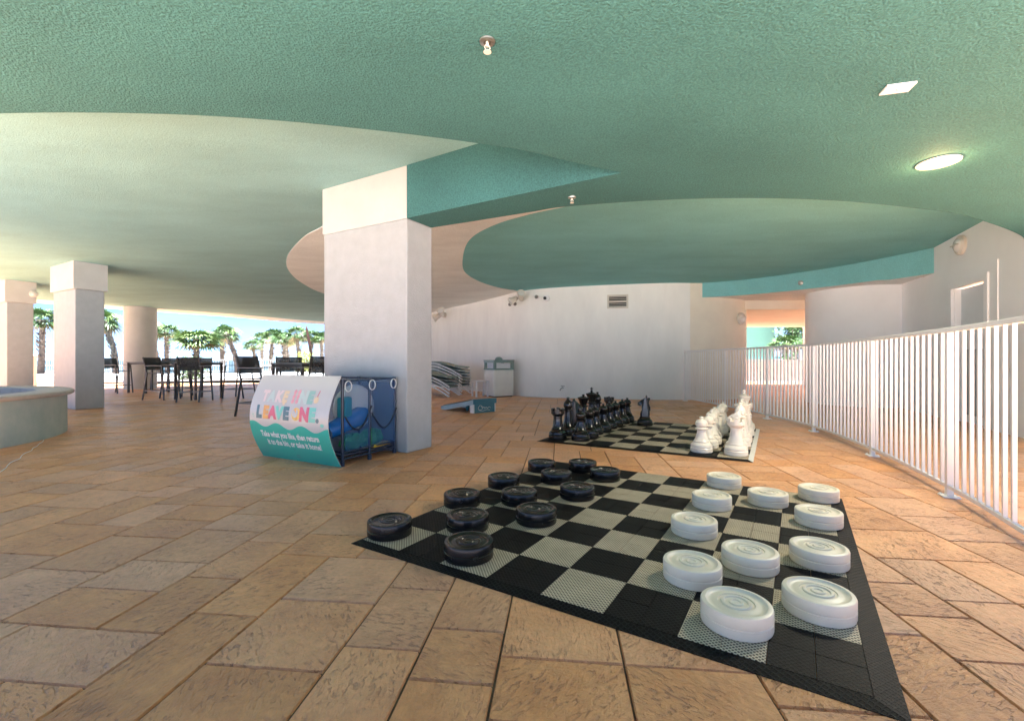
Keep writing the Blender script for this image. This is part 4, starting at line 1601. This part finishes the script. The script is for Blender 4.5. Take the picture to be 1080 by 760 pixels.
g = MB()
g.lathe([(0, -0.012), (0.06, -0.010), (0.10, -0.003)], 32)
g.build('lamp_lens', 'lamp', root, smooth=60)
ld = bpy.data.lights.new('downlight_lamp', 'SPOT')
ld.energy = 45
ld.spot_size = R(150)
ld.spot_blend = 0.6
ld.color = (1, 0.85, 0.6)
ld.shadow_soft_size = 0.2
lo = bpy.data.objects.new('downlight_lamp', ld)
lo.location = (3.62, 3.88, 2.64)
col.objects.link(lo)
ld2 = bpy.data.lights.new('downlight_glow', 'POINT')
ld2.energy = 1.6
ld2.color = (1, 0.62, 0.25)
ld2.shadow_soft_size = 0.03
lo2 = bpy.data.objects.new('downlight_glow', ld2)
lo2.location = (3.62, 3.88, 2.70)
col.objects.link(lo2)


# ------------------------------------------------------------------ palms
def frond_fan(g_, base, yaw, pitch, petiole, size, rnd_, mkey, nleaf=18):
    g_.use(mkey)
    d = Vector((math.cos(yaw) * math.cos(pitch), math.sin(yaw) * math.cos(pitch), math.sin(pitch)))
    side = Vector((-math.sin(yaw), math.cos(yaw), 0))
    side = Matrix.Rotation(rnd_.uniform(-0.9, 0.9), 3, d) @ side
    up = side.cross(d) * -1
    tip = base + d * petiole
    w = 0.016
    g_.face([g_.bm.verts.new(v) for v in (base - side * w, base + side * w, tip + side * w, tip - side * w)])
    for k in range(nleaf):
        t = (k + 0.5) / nleaf * 2 - 1
        a_ = t * R(118)
        ld_ = (d * math.cos(a_) + side * math.sin(a_)).normalized()
        ln = size * (1 - 0.28 * abs(t)) * rnd_.uniform(0.85, 1.1)
        droop = -0.15 - 0.45 * rnd_.random() - 0.2 * (1 - abs(t))
        fold = up * (0.06 * (1 if k % 2 else -1))
        wd = side * math.cos(a_) - d * math.sin(a_)
        p0 = tip + ld_ * size * 0.06
        p1 = tip + ld_ * ln * 0.55 + fold * size + Vector((0, 0, droop * 0.12 * size))
        p2 = tip + ld_ * ln * 0.97 + Vector((0, 0, droop * size * 0.75))
        q = wd * size * 0.055
        v = [g_.bm.verts.new(x) for x in (p0 - q * 0.4, p0 + q * 0.4, p1 + q, p1 - q, p2)]
        g_.face([v[0], v[1], v[2], v[3]])
        g_.face([v[3], v[2], v[4]])


def palm(height, lean, rt, seed, crown_r=0.95, n=34, light=False):
    rnd_ = random.Random(seed)
    root_ = empty('palm_tree', (0, 0, 0), 0, 'x', 'palm tree', 'palm trees beyond the pool')
    g_ = MB()
    N = int(height * 5)
    ringn = 10
    pts, rs = [], []
    for i in range(N + 1):
        t = i / N
        pts.append(Vector((lean * t * t, 0.1 * math.sin(t * 2), height * t)))
        rs.append(rt * (1.15 - 0.3 * t + (0.13 if i % 2 else -0.04)) * (1.25 if t > 0.86 else 1))
    g_.tube(pts, rs, ringn)
    for i in range(int(height * 14)):        # old leaf boots
        t = rnd_.uniform(0.25, 0.99)
        a_ = rnd_.uniform(0, 6.28)
        c_ = Vector((lean * t * t, 0, height * t))
        dr = Vector((math.cos(a_), math.sin(a_), 0))
        b0 = c_ + dr * rt * 0.85
        g_.beam(b0, b0 + dr * 0.12 + Vector((0, 0, 0.2)), 0.09, 0.025)
    g_.build('trunk', 'trunk', root_)
    g_ = MB()
    top = Vector((lean, 0, height))
    for i in range(n):
        yaw = i * 2.39996 + rnd_.uniform(-0.3, 0.3)
        u = (i + 0.5) / n
        pitch = R(80 - 125 * u ** 0.9) + rnd_.uniform(-0.12, 0.12)
        mk = ('frond_light' if (light or rnd_.random() < 0.3) else 'frond') if u < 0.93 else 'frond_dry'
        frond_fan(g_, top + Vector((0, 0, rnd_.uniform(-0.12, 0.12))), yaw, pitch, crown_r * rnd_.uniform(0.5, 0.75), crown_r * rnd_.uniform(0.62, 0.85), rnd_, mk)
    g_.build('crown', None, root_)
    return root_


def px_ground(px, y):
    return (px - 540) * y / F


kinds = {}


def put_palm(px, crown_v, y, lean_px, label, kind, crown_r=1.0, rz=0):
    z = H - (crown_v - 380) * y / F
    h0 = 4.4
    key = kind
    if key not in kinds:
        par = {'straight': dict(lean=0.0, seed=3), 'leaning': dict(lean=-0.9, seed=8), 'slight': dict(lean=0.35, seed=12), 'bushy': dict(lean=0.1, seed=21, crown_r=1.2, n=50, light=True)}[kind]
        kinds[key] = palm(h0, par['lean'], 0.155, par['seed'], par.get('crown_r', 1.0), par.get('n', 36), par.get('light', False))
        o = kinds[key]
    else:
        o = copy_tree(kinds[key])
    s = max(z, 0.5) / h0
    o.location = (px_ground(px, y), y, -0.01)
    o.scale = (crown_r * 1.15, crown_r * 1.15, s)
    o.rotation_euler = (0, 0, rz)
    tag(o, label, 'palm tree', 'palm trees beyond the pool')


put_palm(43, 337, 38, 0, 'palm tree between the two left square columns', 'straight', 1.1)
put_palm(122, 339, 34, 0, 'leaning palm tree between the left square column and the round column', 'leaning', 0.95)
put_palm(166, 346, 40, 0, 'palm tree partly hidden by the round column', 'leaning', 1.05, 0.2)
put_palm(176.5, 350, 42, 0, 'straight palm tree just right of the round column', 'straight', 1.0, 1.3)
put_palm(206, 358, 28, 0, 'low bushy fan palm above the middle bar table', 'bushy', 0.92, 0.5)
put_palm(235.5, 355, 42, 0, 'straight palm tree right of the bushy palm, left of the pair', 'straight', 1.0, 2.0)
put_palm(250, 352, 40, 0, 'leaning palm tree right of the bushy palm, right of the pair', 'leaning', 0.95, 0.1)
put_palm(270, 364, 46, 0, 'shortest palm tree, left of the distant row', 'slight', 0.8, 3.1)
put_palm(276, 357, 52, 0, 'slim palm tree second in the distant row', 'straight', 0.95, 4)
put_palm(285.5, 354, 50, 0, 'slim palm tree third in the distant row', 'slight', 1.0, 1.0)
put_palm(299, 357, 50, 0, 'palm tree fourth in the distant row, with a wide crown', 'straight', 1.15, 5)
put_palm(304, 359, 55, 0, 'palm tree behind the fourth of the distant row', 'slight', 1.0, 2.2)
put_palm(316.5, 352, 46, 0, 'palm tree fifth in the distant row, over the yellow green shrub', 'slight', 1.0, 2.8)
put_palm(328, 355, 48, 0, 'palm tree sixth in the distant row beside the closed parasol', 'straight', 0.95, 0.8)
put_palm(340, 357, 48, 0, 'palm tree at the edge of the big column', 'straight', 0.95, 2.9)
put_palm(829, 362, 27, 0, 'palm tree seen through the passage behind the white fence', 'straight', 0.75, 1.9)


def leafy(name, loc, r, h, n, mkey, label, cat, seed=1, trunk_h=0.0, ls=0.12):
    rnd_ = random.Random(seed)
    r_ = empty(name, loc, 0, label, cat)
    g_ = MB()
    g_.use(mkey)
    for i in range(n):
        u, v, w = rnd_.gauss(0, 0.45), rnd_.gauss(0, 0.45), rnd_.random()
        c_ = Vector((u * r, v * r, trunk_h + w * h))
        d1 = Vector((rnd_.uniform(-1, 1), rnd_.uniform(-1, 1), rnd_.uniform(-0.5, 1))).normalized() * ls
        d2 = d1.cross(Vector((rnd_.uniform(-1, 1), rnd_.uniform(-1, 1), rnd_.uniform(-1, 1)))).normalized() * ls * 0.35
        g_.face([g_.bm.verts.new(c_ - d1), g_.bm.verts.new(c_ + d2), g_.bm.verts.new(c_ + d1), g_.bm.verts.new(c_ - d2)])
    g_.build('foliage', None, r_)
    g_ = MB()
    for k in range(5):
        a_ = k * 1.26
        g_.tube([(0.03 * math.cos(a_), 0.03 * math.sin(a_), 0), (r * 0.3 * math.cos(a_), r * 0.3 * math.sin(a_), trunk_h + h * 0.8)], [0.05 + trunk_h * 0.02, 0.015], 6)
    g_.build('stem', 'trunk', r_)
    return r_


leafy('shrub', (px_ground(321.5, 40), 40, 0), 0.8, 1.9, 500, 'shrub', 'bright yellow green shrub below the distant palms', 'shrub', 4)
leafy('shrub', (px_ground(207, 27), 26.6, 0), 0.9, 1.3, 500, 'frond_light', 'leafy shrub at the foot of the bushy fan palm', 'shrub', 6)
leafy('tree', (px_ground(838, 31), 31, 0), 1.1, 1.8, 900, 'frond', 'dark evergreen tree top beyond the passage', 'tree', 9, 1.9, 0.16)
leafy('shrub', (px_ground(836, 25), 25.3, 0), 0.45, 1.6, 260, 'frond', 'thin dark shrub beside the palm beyond the passage', 'shrub', 14)
# closed parasol
root = empty('closed_parasol', (px_ground(333, 36), 36, 0), 0.3, 'closed rust red parasol beyond the pool next to the big column', 'parasol')
g = MB()
g.tube([(0, 0, 0), (-0.35, 0, 1.9)], 0.04, 8)
g.build('pole', 'frame_grey', root)
g = MB()
g.tube([(-0.28, 0, 1.5), (-0.42, 0, 2.2), (-0.56, 0, 3.0), (-0.66, 0, 3.6), (-0.69, 0, 3.8)], [0.05, 0.10, 0.10, 0.08, 0.02], 10)
g.build('canopy', 'red_cloth', root)

# beach railing beyond the pool
root = empty('beach_railing', (-60, 41, 0), 0, 'thin pale railing along the far edge of the pool deck', 'railing')
for z in (1.15, 0.65, 0.15):
    g = MB()
    g.box((28, 0, z), (56, 0.04, 0.05))
    g.build('rail', 'lounger_white', root)
g = MB()
g.box((0, 0, 0.6), (0.07, 0.07, 1.2))
p0 = g.build('post', 'lounger_white', root)
for k in range(1, 38):
    o = p0.copy()
    col.objects.link(o)
    o.parent = root
    o.location = (k * 1.5, 0, 0)
g = MB()
for k in range(370):
    g.box((0.15 * k + 0.07, 0, 0.64), (0.018, 0.018, 0.98))
o = g.build('picket', 'lounger_white', root)
o['kind'] = 'stuff'

# far building seen in the gap right of the big column
root = empty('pool_house', (-6.6, 30, 0), 0, 'low beige building with teal trim in the gap beside the big column', 'building')
g = MB()
g.box((0.5, 2, 1.5), (4.4, 4, 3.0))
g.build('wall', 'wall', root)
g = MB()
g.box((0.5, 1.9, 3.12), (4.8, 4.6, 0.24))
g.build('roof', 'teal_roof', root)
g = MB()
g.box((1.7, -0.03, 1.25), (0.9, 0.05, 2.3))
g.build('door', 'beige_metal', root)
# beyond the passage
root = empty('mint_building', (21.5, 33, 0), 0, 'mint green building seen through the passage', 'building')
g = MB()
g.prism(sp2([(-12, 0), (-7, -0.6), (-3.5, -0.2), (-2.2, 0.6), (-1.9, 1.6)], 6) + [(-12, 6)], 0, 4.2)
g.build('wall', 'green_wall', root, smooth=30)
g = MB()
g.box((-7, -0.75, 1.3), (10, 0.12, 0.14))
g.build('ledge', 'teal_roof', root)
g = MB()
g.box((18.5, 24.6, 0.57), (16, 0.25, 1.14))
tag(g.build('garden_wall', 'pink_wall', bevel=0.01), 'low peach garden wall beyond the passage', 'wall')
g = MB()
g.box((13.35, 20.3, 1.3), (0.55, 0.5, 2.6))
tag(g.build('passage_pier', 'wall_bright'), 'white pier at the far end of the passage', 'pier')

# thin pale tube drawn for a light grout joint line by the spa
rc = random.Random(3)
cp = [(-5.03 - 1.41 * t / 12 + rc.uniform(-0.02, 0.02), 4.49 + 1.81 * t / 12, 0.008) for t in range(-3, 13)]
g = MB()
g.tube(spline(cp, 4), 0.004, 6)
tag(g.build('cord', 'lounger_white', smooth=60), 'thin white joint line on the floor in front of the raised spa', 'cord')
